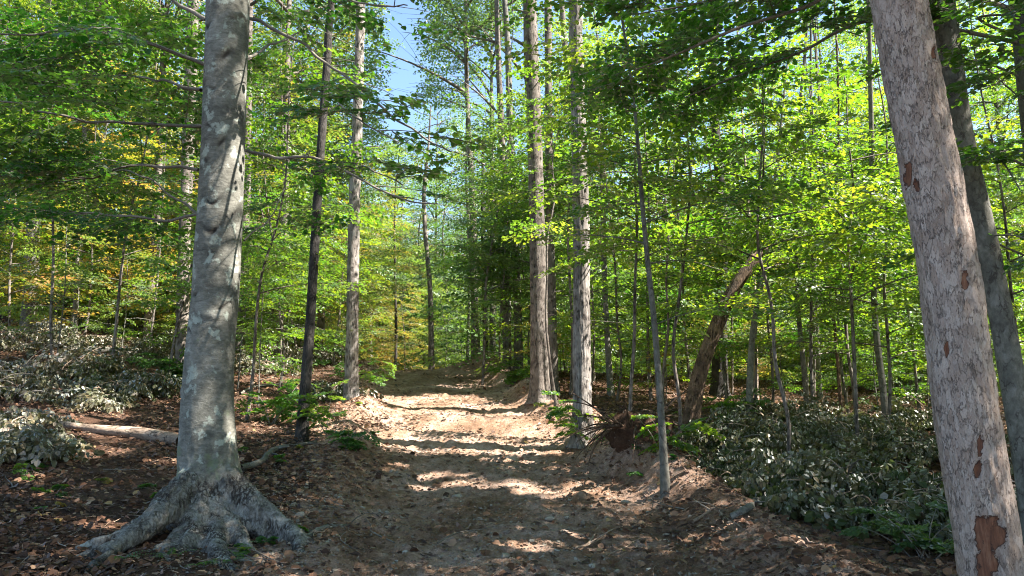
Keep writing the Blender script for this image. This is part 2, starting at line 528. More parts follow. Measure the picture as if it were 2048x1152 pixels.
M = {}
M['leaf'] = leaf_mat("leaf_green", [(0, (.018, .070, .008)), (.6, (.042, .115, .010)), (1, (.10, .17, .012))],
                     [(0, (.07, .26, .010)), (.40, (.21, .45, .014)), (.75, (.38, .56, .018)), (1, (.58, .64, .03))])
M['leaf_deep'] = leaf_mat("leaf_deep_green", [(0, (.018, .065, .008)), (.7, (.035, .105, .010)), (1, (.065, .135, .012))],
                     [(0, (.05, .23, .012)), (.6, (.11, .35, .018)), (1, (.30, .50, .03))])
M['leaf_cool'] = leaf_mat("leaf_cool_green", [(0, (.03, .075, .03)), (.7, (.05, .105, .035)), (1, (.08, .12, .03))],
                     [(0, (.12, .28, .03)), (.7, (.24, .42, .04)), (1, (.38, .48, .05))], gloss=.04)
M['leaf_gold'] = leaf_mat("leaf_turning", [(0, (.07, .12, .02)), (.55, (.16, .16, .025)), (1, (.30, .16, .03))],
                     [(0, (.20, .36, .02)), (.55, (.46, .44, .03)), (1, (.62, .36, .06))])
M['wither'] = leaf_mat("leaf_withered", [(0, (.035, .055, .014)), (.3, (.06, .085, .022)), (.55, (.10, .085, .035)), (.75, (.15, .115, .06)), (.85, (.26, .23, .19)), (1, (.42, .37, .32))],
                     [(0, (.05, .09, .02)), (.6, (.12, .14, .04)), (1, (.30, .28, .16))], tw=.3, gloss=.02, rough=.6, back=(.13, .13, .075), orand=.3)
M['litter'] = leaf_mat("leaf_litter", [(0, (.05, .026, .015)), (.5, (.125, .06, .033)), (.85, (.22, .115, .065)), (.97, (.34, .22, .14)), (1, (.34, .22, .06))],
                     [(0, (.06, .03, .015)), (.6, (.18, .09, .04)), (1, (.4, .25, .1))], tw=.12, gloss=.015, rough=.6, orand=0)

def bark_shader(nt, name, cols, vscale=(14, 14, 3.0), crack=.35, crackcol=(.05, .04, .035), bump=.6, blotch=None, moss=None, horiz=0.0, spots=None):
    """cols: ramp over fine noise; crack: share of dark fissures; blotch: (colour, amount); moss on the low trunk"""
    n = N(nt)
    tc = n("TexCoord").outputs["Object"]
    mp = n("Mapping", {"Vector": tc, "Scale": vscale}).outputs[0]
    big = n("TexNoise", {"Vector": tc, "Scale": 3.0, "Detail": 6.0, "Roughness": .65}).outputs["Fac"]
    fine = n("TexNoise", {"Vector": mp, "Scale": 2.0, "Detail": 8.0, "Roughness": .7, "Distortion": .4}).outputs["Fac"]
    mixn = n("Math", {0: big, 1: fine}, operation='ADD').outputs[0]
    mixn = n("MapRange", {"Value": mixn, "From Min": .7, "From Max": 1.3}).outputs[0]
    col = ramp(n, mixn, cols)
    hgt = fine
    if blotch:
        bn = n("TexNoise", {"Vector": tc, "Scale": 6.5, "Detail": 5.0, "Roughness": .6}).outputs["Fac"]
        bf = n("MapRange", {"Value": bn, "From Min": blotch[1], "From Max": blotch[1] + .05}).outputs[0]
        col = n("MixRGB", {"Fac": bf, "Color1": col, "Color2": (*blotch[0], 1)}).outputs[0]
    if spots:
        bn = n("TexNoise", {"Vector": tc, "Scale": 2.1, "Detail": 7.0, "Roughness": .62, "Distortion": .6}).outputs["Fac"]
        bf = n("MapRange", {"Value": bn, "From Min": spots[1], "From Max": spots[1] + .03}).outputs[0]
        col = n("MixRGB", {"Fac": bf, "Color1": col, "Color2": (*spots[0], 1)}).outputs[0]
    if crack > 0:
        wob = n("TexNoise", {"Vector": mp, "Scale": 1.1, "Detail": 5.0, "Roughness": .6}).outputs["Color"]
        wob = n("VectorMath", {0: wob, "Scale": 1.8}, operation='SCALE').outputs[0]
        wv = n("VectorMath", {0: mp, 1: wob}, operation='ADD').outputs[0]
        vo = n("TexVoronoi", {"Vector": wv, "Scale": 1.0}, feature='DISTANCE_TO_EDGE').outputs["Distance"]
        cf = n("MapRange", {"Value": vo, "From Min": 0.0, "From Max": crack * .35, "To Min": 1.0, "To Max": 0.0}).outputs[0]
        gate = n("TexNoise", {"Vector": tc, "Scale": 7.0, "Detail": 2.0}).outputs["Fac"]
        gate = n("MapRange", {"Value": gate, "From Min": .44, "From Max": .60}).outputs[0]
        cf2 = n("Math", {0: cf, 1: gate}, operation='MULTIPLY').outputs[0]
        col = n("MixRGB", {"Fac": cf2, "Color1": col, "Color2": (*crackcol, 1)}).outputs[0]
        hgt = n("Math", {0: fine, 1: cf2}, operation='SUBTRACT').outputs[0]
    if horiz > 0:
        mh = n("Mapping", {"Vector": tc, "Scale": (2.5, 2.5, 26)}).outputs[0]
        hn = n("TexNoise", {"Vector": mh, "Scale": 1.3, "Detail": 4.0, "Roughness": .7}).outputs["Fac"]
        hf = n("MapRange", {"Value": hn, "From Min": .60, "From Max": .72}).outputs[0]
        hf = n("Math", {0: hf, 1: horiz}, operation='MULTIPLY').outputs[0]
        col = n("MixRGB", {"Fac": hf, "Color1": col, "Color2": (*crackcol, 1)}).outputs[0]
    if moss:
        z = n("SeparateXYZ", {0: tc}).outputs["Z"]
        mn = n("TexNoise", {"Vector": tc, "Scale": 5.0, "Detail": 6.0, "Roughness": .7}).outputs["Fac"]
        zz = n("MapRange", {"Value": z, "From Min": 0.0, "From Max": moss[1], "To Min": .22, "To Max": -.05}).outputs[0]
        s2 = n("Math", {0: mn, 1: zz}, operation='ADD').outputs[0]
        mf = n("MapRange", {"Value": s2, "From Min": .60, "From Max": .70}).outputs[0]
        col = n("MixRGB", {"Fac": mf, "Color1": col, "Color2": (*moss[0], 1)}).outputs[0]
    if name == "bark_beech":
        ca = n("Attribute", attribute_name="crease").outputs["Fac"]
        fl = n("TexNoise", {"Vector": tc, "Scale": 38.0, "Detail": 4.0, "Roughness": .7}).outputs["Fac"]
        fl = n("MapRange", {"Value": fl, "From Min": .60, "From Max": .72, "To Max": .55}).outputs[0]
        ca = n("Math", {0: ca, 1: fl}, operation='MAXIMUM').outputs[0]
        col = n("MixRGB", {"Fac": ca, "Color1": col, "Color2": (.028, .024, .02, 1)}).outputs[0]
    bp = n("Bump", {"Height": hgt, "Strength": bump, "Distance": .02}).outputs[0]
    oi = n("ObjectInfo").outputs["Random"]
    val = n("MapRange", {"Value": oi, "To Min": .85, "To Max": 1.15}).outputs[0]
    col = n("HueSaturation", {"Value": val, "Color": col}).outputs[0]
    return n("BsdfPrincipled", {"Base Color": col, "Roughness": .85, "Normal": bp, "Specular IOR Level": .25}).outputs[0]

def bark_mat(name, *a, **k):
    m, nt, out = newmat(name)
    nt.links.new(bark_shader(nt, name, *a, **k), out.inputs[0])
    return m

ROOTARGS = ([(0, (.03, .027, .023)), (.35, (.11, .10, .085)), (.65, (.22, .21, .185)), (1, (.38, .365, .33))], (24, 24, 11), .5)
ROOTKW = dict(bump=1.0, blotch=((.30, .31, .275), .60))
M['beech'] = bark_mat("bark_beech", [(0, (.065, .062, .052)), (.4, (.14, .137, .115)), (.7, (.21, .205, .175)), (1, (.31, .30, .265))], (7, 7, 14), 0, bump=.5,
                      blotch=((.33, .36, .31), .575), moss=((.15, .18, .11), 1.2), horiz=.6)
M['root'] = bark_mat("bark_beech_root", *ROOTARGS, **ROOTKW)
_nt = M['beech'].node_tree; _n = N(_nt)
_out = [q for q in _nt.nodes if q.type == 'OUTPUT_MATERIAL'][0]
_up = _out.inputs[0].links[0].from_socket
_lo = bark_shader(_nt, "bark_low", *ROOTARGS, **ROOTKW)
_a = _n("Attribute", attribute_name="low").outputs["Fac"]
_z = _n("TexNoise", {"Vector": _n("TexCoord").outputs["Object"], "Scale": 9.0, "Detail": 6.0, "Roughness": .7}).outputs["Fac"]
_s = _n("Math", {0: _a, 1: _z}, operation='ADD').outputs[0]
_ff = _n("MapRange", {"Value": _s, "From Min": .92, "From Max": 1.12}).outputs[0]
_nt.links.new(_n("MixShader", {0: _ff, 1: _up, 2: _lo}).outputs[0], _out.inputs[0])
def flaky_mat():
    m, nt, out = newmat("bark_pale_flaking"); n = N(nt)
    tc = n("TexCoord").outputs["Object"]
    mp = n("Mapping", {"Vector": tc, "Scale": (34, 34, 12)}).outputs[0]
    wob = n("TexNoise", {"Vector": mp, "Scale": 1.4, "Detail": 6.0, "Roughness": .65}).outputs["Color"]
    wob = n("VectorMath", {0: wob, "Scale": 2.2}, operation='SCALE').outputs[0]
    wv = n("VectorMath", {0: mp, 1: wob}, operation='ADD').outputs[0]
    ve = n("TexVoronoi", {"Vector": wv, "Scale": 1.0}, feature='DISTANCE_TO_EDGE').outputs["Distance"]
    vc = n("SeparateColor", {0: n("TexVoronoi", {"Vector": wv, "Scale": 1.0}, feature='F1').outputs["Color"]}).outputs[0]
    big = n("TexNoise", {"Vector": tc, "Scale": 2.6, "Detail": 5.0, "Roughness": .6}).outputs["Fac"]
    fine = n("TexNoise", {"Vector": mp, "Scale": 4.0, "Detail": 8.0, "Roughness": .75}).outputs["Fac"]
    s0 = n("Math", {0: big, 1: .55, 2: fine}, operation='MULTIPLY_ADD').outputs[0]
    s0 = n("Math", {0: vc, 1: .40, 2: s0}, operation='MULTIPLY_ADD').outputs[0]
    s0 = n("MapRange", {"Value": s0, "From Min": .60, "From Max": 1.32}).outputs[0]
    col = ramp(n, s0, [(0, (.24, .165, .13)), (.25, (.36, .27, .22)), (.55, (.46, .36, .305)), (1, (.60, .495, .43))])
    gate = n("TexNoise", {"Vector": tc, "Scale": 12.0, "Detail": 3.0, "Roughness": .6}).outputs["Fac"]
    gate = n("MapRange", {"Value": gate, "From Min": .46, "From Max": .60}).outputs[0]
    e = n("MapRange", {"Value": ve, "From Min": .0, "From Max": .06, "To Min": 1.0, "To Max": 0.0}).outputs[0]
    e = n("Math", {0: e, 1: gate}, operation='MULTIPLY').outputs[0]
    mp2 = n("Mapping", {"Vector": tc, "Scale": (75, 75, 20)}).outputs[0]
    fl = n("TexNoise", {"Vector": mp2, "Scale": 1.0, "Detail": 5.0, "Roughness": .6, "Distortion": 1.2}).outputs["Fac"]
    fl = n("MapRange", {"Value": fl, "From Min": .615, "From Max": .66}).outputs[0]
    dk = n("Math", {0: e, 1: fl}, operation='MAXIMUM').outputs[0]
    dkc = n("Math", {0: dk, 1: .72}, operation='MULTIPLY').outputs[0]
    col = n("MixRGB", {"Fac": dkc, "Color1": col, "Color2": (.07, .045, .038, 1)}).outputs[0]
    hh = n("Math", {0: vc, 1: .5, 2: fine}, operation='MULTIPLY_ADD').outputs[0]
    hh = n("Math", {0: hh, 1: dk}, operation='SUBTRACT').outputs[0]
    bp = n("Bump", {"Height": hh, "Strength": .9, "Distance": .015}).outputs[0]
    b = n("BsdfPrincipled", {"Base Color": col, "Roughness": .85, "Normal": bp, "Specular IOR Level": .25}).outputs[0]
    nt.links.new(b, out.inputs[0])
    return m
M['white'] = flaky_mat()
M['shag'] = bark_mat("bark_shaggy", [(0, (.08, .066, .055)), (.45, (.22, .195, .175)), (1, (.42, .39, .36))], (22, 22, 2.2), .32, (.045, .035, .03), 1.0)
M['furrow'] = bark_mat("bark_furrowed", [(0, (.07, .055, .045)), (.5, (.16, .135, .115)), (1, (.30, .27, .24))], (26, 26, 3.5), .35, (.03, .024, .02), 1.0)
M['darkbark'] = bark_mat("bark_dark", [(0, (.018, .016, .015)), (.5, (.042, .038, .034)), (1, (.09, .083, .073))], (30, 30, 6), .5, (.02, .018, .016), .9)
M['brown'] = bark_mat("bark_red_brown", [(0, (.05, .032, .022)), (.5, (.13, .085, .056)), (1, (.26, .18, .13))], (24, 24, 5), .4, (.03, .018, .012), 1.0)
M['greybark'] = bark_mat("bark_grey", [(0, (.06, .058, .048)), (.5, (.13, .125, .105)), (1, (.24, .23, .205))], (10, 10, 6), .25, (.06, .05, .045), .5)
M['twig'] = bark_mat("bark_twig", [(0, (.08, .065, .05)), (.5, (.17, .15, .125)), (1, (.30, .27, .24))], (30, 30, 30), 0, bump=.3)
M['log'] = bark_mat("wood_bare_log", [(0, (.16, .11, .08)), (.5, (.34, .25, .18)), (1, (.52, .42, .33))], (4, 22, 22), .4, (.07, .05, .04), .8)

def ground_mat(name, dirt):
    m, nt, out = newmat(name); n = N(nt)
    tc = n("TexCoord").outputs["Object"]
    a = n("TexNoise", {"Vector": tc, "Scale": .9, "Detail": 8.0, "Roughness": .62}).outputs["Fac"]
    b = n("TexNoise", {"Vector": tc, "Scale": 9.0, "Detail": 8.0, "Roughness": .75}).outputs["Fac"]
    c = n("TexNoise", {"Vector": tc, "Scale": 60.0, "Detail": 4.0, "Roughness": .8}).outputs["Fac"]
    s = n("Math", {0: a, 1: b}, operation='ADD').outputs[0]
    s = n("MapRange", {"Value": s, "From Min": .72, "From Max": 1.3}).outputs[0]
    if dirt:
        col = ramp(n, s, [(0, (.14, .085, .054)), (.35, (.31, .19, .122)), (.7, (.52, .36, .275)), (1, (.70, .55, .465))])
    else:
        col = ramp(n, s, [(0, (.04, .023, .014)), (.45, (.10, .055, .034)), (.75, (.15, .09, .06)), (1, (.24, .16, .11))])
    v = n("TexVoronoi", {"Vector": tc, "Scale": 26.0, "Randomness": 1.0}, feature='F1')
    st = n("MapRange", {"Value": v.outputs["Distance"], "From Min": .18, "From Max": .30, "To Min": 1.0, "To Max": 0.0}).outputs[0]
    pick = n("SeparateColor", {0: v.outputs["Color"]}).outputs[0]
    pf = n("MapRange", {"Value": pick, "From Min": .80 if dirt else .88, "From Max": .82 if dirt else .9}).outputs[0]
    sf = n("Math", {0: st, 1: pf}, operation='MULTIPLY').outputs[0]
    col = n("MixRGB", {"Fac": sf, "Color1": col, "Color2": (.30, .255, .20, 1)}).outputs[0]
    spk = n("MapRange", {"Value": c, "From Min": .35, "From Max": .7, "To Min": .65, "To Max": 1.3}).outputs[0]
    col = n("HueSaturation", {"Value": spk, "Color": col}).outputs[0]
    hh = n("Math", {0: b, 1: sf}, operation='ADD').outputs[0]
    hh = n("Math", {0: hh, 1: c}, operation='ADD').outputs[0]
    bp = n("Bump", {"Height": hh, "Strength": 1.0, "Distance": .045}).outputs[0]
    bs = n("BsdfPrincipled", {"Base Color": col, "Roughness": .95, "Normal": bp, "Specular IOR Level": .15}).outputs[0]
    nt.links.new(bs, out.inputs[0])
    return m
M['dirt'] = ground_mat("trail_dirt", True)
M['humus'] = ground_mat("forest_floor", False)

def stone_mat():
    m, nt, out = newmat("stone"); n = N(nt)
    tc = n("TexCoord").outputs["Object"]
    a = n("TexNoise", {"Vector": tc, "Scale": 9.0, "Detail": 8.0, "Roughness": .7}).outputs["Fac"]
    oi = n("ObjectInfo").outputs["Random"]
    s = n("Math", {0: a, 1: oi}, operation='ADD').outputs[0]
    s = n("MapRange", {"Value": s, "From Min": .3, "From Max": 1.6}).outputs[0]
    col = ramp(n, s, [(0, (.14, .11, .08)), (.4, (.25, .21, .16)), (.7, (.32, .28, .22)), (1, (.40, .37, .31))])
    bp = n("Bump", {"Height": a, "Strength": .5, "Distance": .02}).outputs[0]
    bs = n("BsdfPrincipled", {"Base Color": col, "Roughness": .9, "Normal": bp}).outputs[0]
    nt.links.new(bs, out.inputs[0])
    return m
M['stone'] = stone_mat()

# ------------------------------------------------------------------ ground and trail
def terrain():
    def ax(fine0, fine1, st, lo, hi, g=1.07):
        v = list(np.arange(fine0, fine1, st)); s = st
        while v[-1] < hi: s *= g; v.append(v[-1] + s)
        s = st; w = [v[0]]
        while w[-1] > lo: s *= g; w.append(w[-1] - s)
        return np.array(w[:0:-1] + v)
    xs = ax(-7, 6, .045, -260, 260)
    ys = np.concatenate([ax(4, 12, .035, -60, 12.01), ])
    ys = ys[ys < 12]
    y2 = [12.0]; s = .035
    while y2[-1] < 330: s = min(s * 1.012, s + .02) if y2[-1] < 32 else s * 1.06; y2.append(y2[-1] + s)
    ys = np.r_[ys, y2]
    X, Y = np.meshgrid(xs, ys)
    Z = hd(X, Y)
    # heap the soil gently against the beech
    V = np.stack([X, Y, Z], -1).reshape(-1, 3)
    nx = len(xs); ny = len(ys)
    i = np.arange(ny - 1)[:, None] * nx; j = np.arange(nx - 1)[None]
    Q = np.stack([i + j, i + j + 1, i + nx + j + 1, i + nx + j], -1).reshape(-1, 4)
    c = V[Q].mean(1)
    d = c[:, 0] - trail_x(c[:, 1])
    e = 2.75 + 1.1 * fb2(c[:, 0] * .8, c[:, 1] * .8, 51, 3)
    on = (d > -e) & (d < e + 1.3 * (1 - ss(c[:, 1], 7.5, 11))) & (c[:, 1] < 60)
    for nm, sel, mat in (("dirt_path", on, M['dirt']), ("ground", ~on, M['humus'])):
        q = Q[sel]; u, inv = np.unique(q, return_inverse=True)
        o = link(nm, mesh_np(nm, V[u], inv.reshape(q.shape)), mat)
        o["kind"] = "structure"
    return len(V)
terrain()

# ------------------------------------------------------------------ named trees
def px_path(pix, Y, dY=0.0):
    """pixels to points on an upright sheet at depth Y (leaning by dY per metre of height)"""
    out = []
    z0 = at(*pix[0], Y)[2]
    for p in pix:
        q = at(*p, Y)
        for _ in range(3): q = at(*p, Y + dY * (q[2] - z0))
        out.append(q)
    return np.array(out)

def trunk_mesh(pts, rad, kind, rng, sides=None, ds=.06, flare=.45, lobes=0.25, flz=.22, disp=None):
    """dense bark-shaped trunk; pts/rad polyline"""
    A = resample(np.c_[pts, rad], ds)
    P, R = A[:, :3], A[:, 3]
    z = np.r_[0, np.cumsum(np.linalg.norm(np.diff(P, axis=0), axis=1))]
    R = R * (1 + flare * np.exp(-z / flz))
    sides = sides or 28
    V, Q, T, C = tube(P, R, sides)
    rr = V - C; ln = np.linalg.norm(rr, axis=1)[:, None] + 1e-9; rr = rr / ln
    th = np.arctan2(rr[:, 1], rr[:, 0])
    zz = np.repeat(z, sides); zz = np.r_[zz, z[-1]]
    ph = rng.uniform(0, 6.28)
    lob = lobes * np.exp(-zz / (flz * 1.6)) * (np.sin(5 * th + ph) + .5 * np.sin(3 * th + ph * 2)) * .6
    disp = disp if disp is not None else {'shag': .10, 'furrow': .055, 'white': .045, 'brown': .04, 'darkbark': .04, 'greybark': .03, 'beech': .02}.get(kind, .03)
    sv = 1.1 if kind in ('shag', 'furrow', 'brown') else 3.5
    fx, fy = np.cos(th) * 3.2, np.sin(th) * 3.2
    n1 = np.abs(fb3(fx * 2.0 + ph, fy * 2.0, zz * sv * 2, 3, 3)) * 2 if kind in ('shag', 'furrow', 'brown') else fb3(fx + ph, fy, zz * sv, 3, 3)
    n2 = fb3(np.cos(th) + ph, np.sin(th), zz * .8, 9, 2) * .14
    if kind == 'white':      # raised scales of bark
        q_ = fb3(np.cos(th) * 9 + ph, np.sin(th) * 9, zz * 9, 13, 3, .6); n1 = n1 + ss(q_, -.02, .06) * .32 + np.abs(fb3(np.cos(th) * 16, np.sin(th) * 16, zz * 12, 5, 2)) * .5
    V = V + rr * ln * (lob + n1 * disp * 2.2 + n2)[:, None]
    return V, Q, T

def std_tree(name, label, kind, pix, wpx, H, crown=None, seed=0, dY=0.0, Ybase=None, cat="tree", group=None, leaf='leaf', sides=None, under=None, flare=.45, lobes=.25, top_r=.25, ds=.06, snap=False, sub=0.1):
    """tree whose trunk passes through the given pixels; the rest of the stem goes on up to height H"""
    rng = np.random.default_rng(1000 + seed)
    g = gat(*pix[0]) if Ybase is None else None
    Y = g[1] if g is not None else Ybase
    pts = px_path(pix, Y, dY)
    base = pts[0].copy(); base[2] = float(h(base[0], base[1]))
    pts[0, 2] = base[2] - sub
    rad = np.array([wrad(w, p) for w, p in zip(wpx, pts)]) * (.90 if kind in ('shag', 'furrow') else .91 if kind == 'white' else 1)
    if not snap:
        d = pts[-1] - pts[-2]; d /= np.linalg.norm(d)
        top = base[2] + H; k = max(2, int((top - pts[-1, 2]) / 3))
        ext = []
        p = pts[-1].copy(); n0 = (top - pts[-1, 2]) / k
        for i in range(k):
            d = d * .9 + np.array([rng.normal(0, .05), rng.normal(0, .05), .12]); d /= np.linalg.norm(d)
            p = p + d / max(d[2], .5) * n0; ext.append(p.copy())
        if ext:
            f = np.linspace(1, top_r, len(ext) + 1)[1:]
            pts = np.vstack([pts, ext]); rad = np.r_[rad, rad[-1] * f]
    t = thing(name, label, cat, base, group)
    V, Q, T = trunk_mesh(pts, rad, kind, rng, sides, ds, flare, lobes)
    w = Wood(); w.add(V, Q, T)
    zs = pts[:, 2]
    axis = lambda z: np.array([np.interp(z, zs, pts[:, 0]), np.interp(z, zs, pts[:, 1]), z])
    leafspecs = []
    if crown:
        zlo, nbr, Rm = crown
        tallcrown(rng, axis, base[2] + zlo, base[2] + H, nbr, Rm, w, leafspecs)
        P, R, Z, TT, G = assemble(rng, SPR_T, leafspecs)
        kk = keep(P, rng)
        if kk.sum(): link("crown", leaves_mesh("crown", P[kk], R[kk], Z[kk], TT[kk], False, 1.0, base), M[leaf], t)
    if under:
        zlo, zhi, nbr, Rm = under
        sp = []
        understory(rng, axis, base[2] + zlo, base[2] + zhi, nbr, Rm, w, sp)
        P, R, Z, TT, G = assemble(rng, SPR, sp)
        kk = keep(P, rng)
        if kk.sum(): link("foliage", leaves_mesh("foliage", P[kk], R[kk], Z[kk], TT[kk], True, 1.0, base), M[leaf], t)
    link("trunk", w.mesh("trunk", base), M[kind], t)
    return t, axis, base

# stretches of trunk that catch the sun
def lit_trunk(pix, Y, r):
    p = px_path(pix, Y); LIT_S.append((p[0], p[-1], r))
LIT_Y = 7.95
lit_trunk([(455, 560), (450, 395)], LIT_Y, .30)
lit_trunk([(455, 235), (457, 185)], LIT_Y, .13)
lit_trunk([(395, 935), (410, 905)], LIT_Y, .10)
lit_trunk([(1172, 870), (1158, 90)], gat(1165, 885)[1], .48)
lit_trunk([(1075, 390), (1066, 100)], gat(1080, 800)[1], .35)
lit_trunk([(716, 330), (720, 60)], gat(715, 785)[1], .4)
lit_trunk([(1332, 985), (1326, 905)], gat(1330, 985)[1], .10)
lit_trunk([(60, 600), (70, 480)], gat(60, 662)[1], .25)
# layered foliage that glows in the sun
for c, Yc, r, op in [((1450, 260), 14, 3.0, .93), ((1650, 180), 13, 3.0, .93), ((1300, 420), 15, 2.8, .9), ((1120, 330), 14, 2.2, .85), ((1700, 640), 26, 4.5, .9), ((1550, 640), 30, 4.5, .9),
                     ((1600, 420), 18, 3.5, .9), ((1400, 150), 19, 3.5, .9), ((1750, 420), 16, 3, .9), ((1250, 200), 18, 2.5, .8),
                     ((1000, 130), 22, 3.0, .45), ((1000, 400), 26, 3.0, .45), ((900, 420), 30, 4, .7), ((780, 620), 34, 5, .8), ((200, 560), 26, 4, .8), ((80, 450), 22, 3.5, .7), ((250, 300), 13, 2.0, .7), ((100, 300), 12, 1.8, .7), ((1950, 500), 18, 3, .7),
                     ((560, 600), 24, 4, .8), ((620, 350), 20, 2.5, .7), ((1250, 560), 22, 4, .8), ((1400, 600), 34, 5, .8),
                     ((1000, 600), 30, 4, .8), ((900, 640), 35, 4, .8), ((1000, 300), 26, 3.5, .45), ((940, 450), 36, 5, .45), ((1080, 200), 22, 3, .45), ((100, 170), 8.4, 1.4, .6), ((60, 640), 24, 4, .8), ((330, 560), 26, 4, .8), ((1500, 700), 24, 4, .85), ((1650, 720), 21, 3.5, .85), ((1800, 700), 20, 3.5, .85), ((1350, 700), 22, 3.5, .85), ((950, 150), 33, 4, .3), ((1480, 480), 13.5, 2, .8), ((1250, 720), 24, 3, .8), ((820, 660), 38, 5, .95), ((830, 620), 46, 7, .95), ((720, 660), 34, 4, .9), ((900, 600), 42, 5, .95)]:
    LIT_B.append((at(*c, Yc), r, op))

# ------------------------------------------------------------------ the big beech beside the trail
def big_beech():
    rng = np.random.default_rng(42)
    Y = 7.95
    pix = [(418, 1075), (420, 990), (416, 900), (415, 800), (420, 700), (430, 600), (436, 500), (442, 400), (446, 300), (449, 200), (453, 100), (456, 0), (458, -80)]
    wid = [195, 150, 122, 108, 100, 97, 96, 92, 90, 88, 88, 88, 86]
    pts = px_path(pix, Y)
    base = np.array([pts[0, 0], Y, float(h(pts[0, 0], Y))])
    t = thing("beech_tree", "big smooth grey beech with flaring mossy roots standing beside the dirt trail", "tree", base)
    rad = np.array([wrad(w, p) for w, p in zip(wid, pts)])
    pts[0, 2] = base[2] - .35
    # trunk core and roots fused by voxel remesh
    top = pts[-1].copy(); ext = [top + np.array([.1, .1, 2.]), top + np.array([.25, .2, 4.5])]
    A = resample(np.c_[np.vstack([pts, ext]), np.r_[rad, rad[-1] * .93, rad[-1] * .8]], .05)
    w = Wood(); w.tube(A[:, :3], A[:, 3], 48, 'both')
    roots = [((98, 1118), .18, 1.7, .62, .22), ((175, 1108), .13, 2.0, .45, -.2), ((300, 1130), .16, 2.4, .55, .12), ((388, 1124), .14, 2.6, .5, -.1), ((436, 1112), .12, 2.4, .45, .1),
             ((550, 1150), .125, 3.0, .42, -.22), ((590, 1120), .17, 1.5, .55, .30), ((612, 1088), .13, 2.2, .5, -.1), ((330, 1030), .13, 2.2, .5, .1), ((560, 1035), .13, 2.5, .5, .1), ((250, 1118), .11, 2.3, .5, .2), ((490, 1140), .10, 2.6, .45, .15), ((345, 1138), .09, 2.6, .4, -.2)]
    ends = []
    for e, r0, pw, hz, bend in roots:
        E = gat(*e); c0 = np.array([base[0], Y]); dv = E[:2] - c0; nrm = np.array([-dv[1], dv[0]])
        s_ = np.linspace(0.06, 1, 14)
        xy = c0 + dv * s_[:, None] + nrm * (bend * np.sin(s_ * math.pi) * s_)[:, None] + np.c_[fb2(s_ * 4, s_ * 0 + bend * 9, 3, 2), fb2(s_ * 4, s_ * 0 - bend * 9, 4, 2)] * .10 * s_[:, None]
        Rr = .84 * r0 * (1 - s_) ** .75 * (1 + .18 * np.sin(s_ * 9 + bend * 20)) + .03
        zz_ = h(xy[:, 0], xy[:, 1]) + hz * (1 - s_) ** pw + Rr * .12 - .075 * s_ ** 2
        P = np.c_[xy, zz_]
        B = resample(np.c_[P, Rr], .04)
        w.tube(B[:, :3], B[:, 3], 20, 'both')
        # a second, thinner toe that splits off toward the end
        for fr in ((.5, .68) if r0 > .13 else (.6,)):
            j = int(len(B) * fr); q, _ = limb(rng, B[j, :3], math.atan2(dv[1], dv[0]) + rng.choice([-1, 1]) * .45, np.linalg.norm(dv) * .38, -.2, -.25, .05, .25)
            q[:, 2] = h(q[:, 0], q[:, 1]) + np.linspace(B[j, 2] - float(h(B[j, 0], B[j, 1])), -.02, len(q))
            w.tube(q, np.linspace(B[j, 3] * .7, .03, len(q)), 14, 'both')
        ends.append(B)
    me = w.mesh("beech_core")
    tmp = link("tmp", me)
    md = tmp.modifiers.new("r", 'REMESH'); md.mode = 'VOXEL'; md.voxel_size = .020
    ms = tmp.modifiers.new("s", 'SMOOTH'); ms.iterations = 8; ms.factor = .6
    dg = bpy.context.evaluated_depsgraph_get()
    ev = tmp.evaluated_get(dg).to_mesh()
    n = len(ev.vertices); V = np.empty(n * 3, np.float32); ev.vertices.foreach_get("co", V); V = V.reshape(-1, 3).astype(float)
    Nn = np.empty(n * 3, np.float32); ev.vertices.foreach_get("normal", Nn); Nn = Nn.reshape(-1, 3)
    nl = len(ev.loops); li = np.empty(nl, np.int32); ev.loops.foreach_get("vertex_index", li)
    npoly = len(ev.polygons); ls = np.empty(npoly, np.int32); lt = np.empty(npoly, np.int32)
    ev.polygons.foreach_get("loop_start", ls); ev.polygons.foreach_get("loop_total", lt)
    q = lt == 4
    Q = li[ls[q][:, None] + np.arange(4)]
    bpy.data.objects.remove(tmp)
    zz = V[:, 2] - base[2]
    low = 1 - ss(zz, .45, 1.0)
    cxl = np.interp(V[:, 2], A[:, 2], A[:, 0])
    dist = np.hypot(V[:, 0] - cxl, V[:, 1] - Y)
    # bark relief: smooth above with creases, wrinkled and cracked low down
    n1 = fb3(V[:, 0] * 3.2, V[:, 1] * 3.2, V[:, 2] * 1.6, 4, 3) * .012
    n2 = np.abs(fb3(V[:, 0] * 16, V[:, 1] * 16, V[:, 2] * 7, 6, 2)) * -.11 * low * (1 - .6 * ss(dist, .6, 1.1))
    n3 = fb3(V[:, 0] * 5, V[:, 1] * 5, V[:, 2] * 5, 8, 3) * .05 * low
    cre = np.zeros(n)
    th = np.arctan2(V[:, 1] - Y, V[:, 0] - cxl)
    for zc, tc_, wz, wt, am in [(3.10, -1.5, .035, .55, -.05), (3.02, -1.35, .03, .5, .04), (3.22, -1.35, .03, .4, .03), (2.15, -2.0, .03, .25, -.03), (4.05, -1.3, .05, .3, -.05), (4.13, -1.3, .04, .3, .04),
                                (5.15, -1.25, .05, .35, .05), (5.05, -1.2, .05, .3, -.06), (6.3, -1.6, .06, .3, .05), (4.75, -2.3, .06, .3, .07), (5.5, -1.0, .05, .3, .05), (7.0, -1.4, .05, .25, -.04)]:
        cre += .35 * am * np.exp(-((zz - zc - .05 * np.sin(th * 5)) / wz) ** 2 - ((th - tc_) / wt) ** 2)
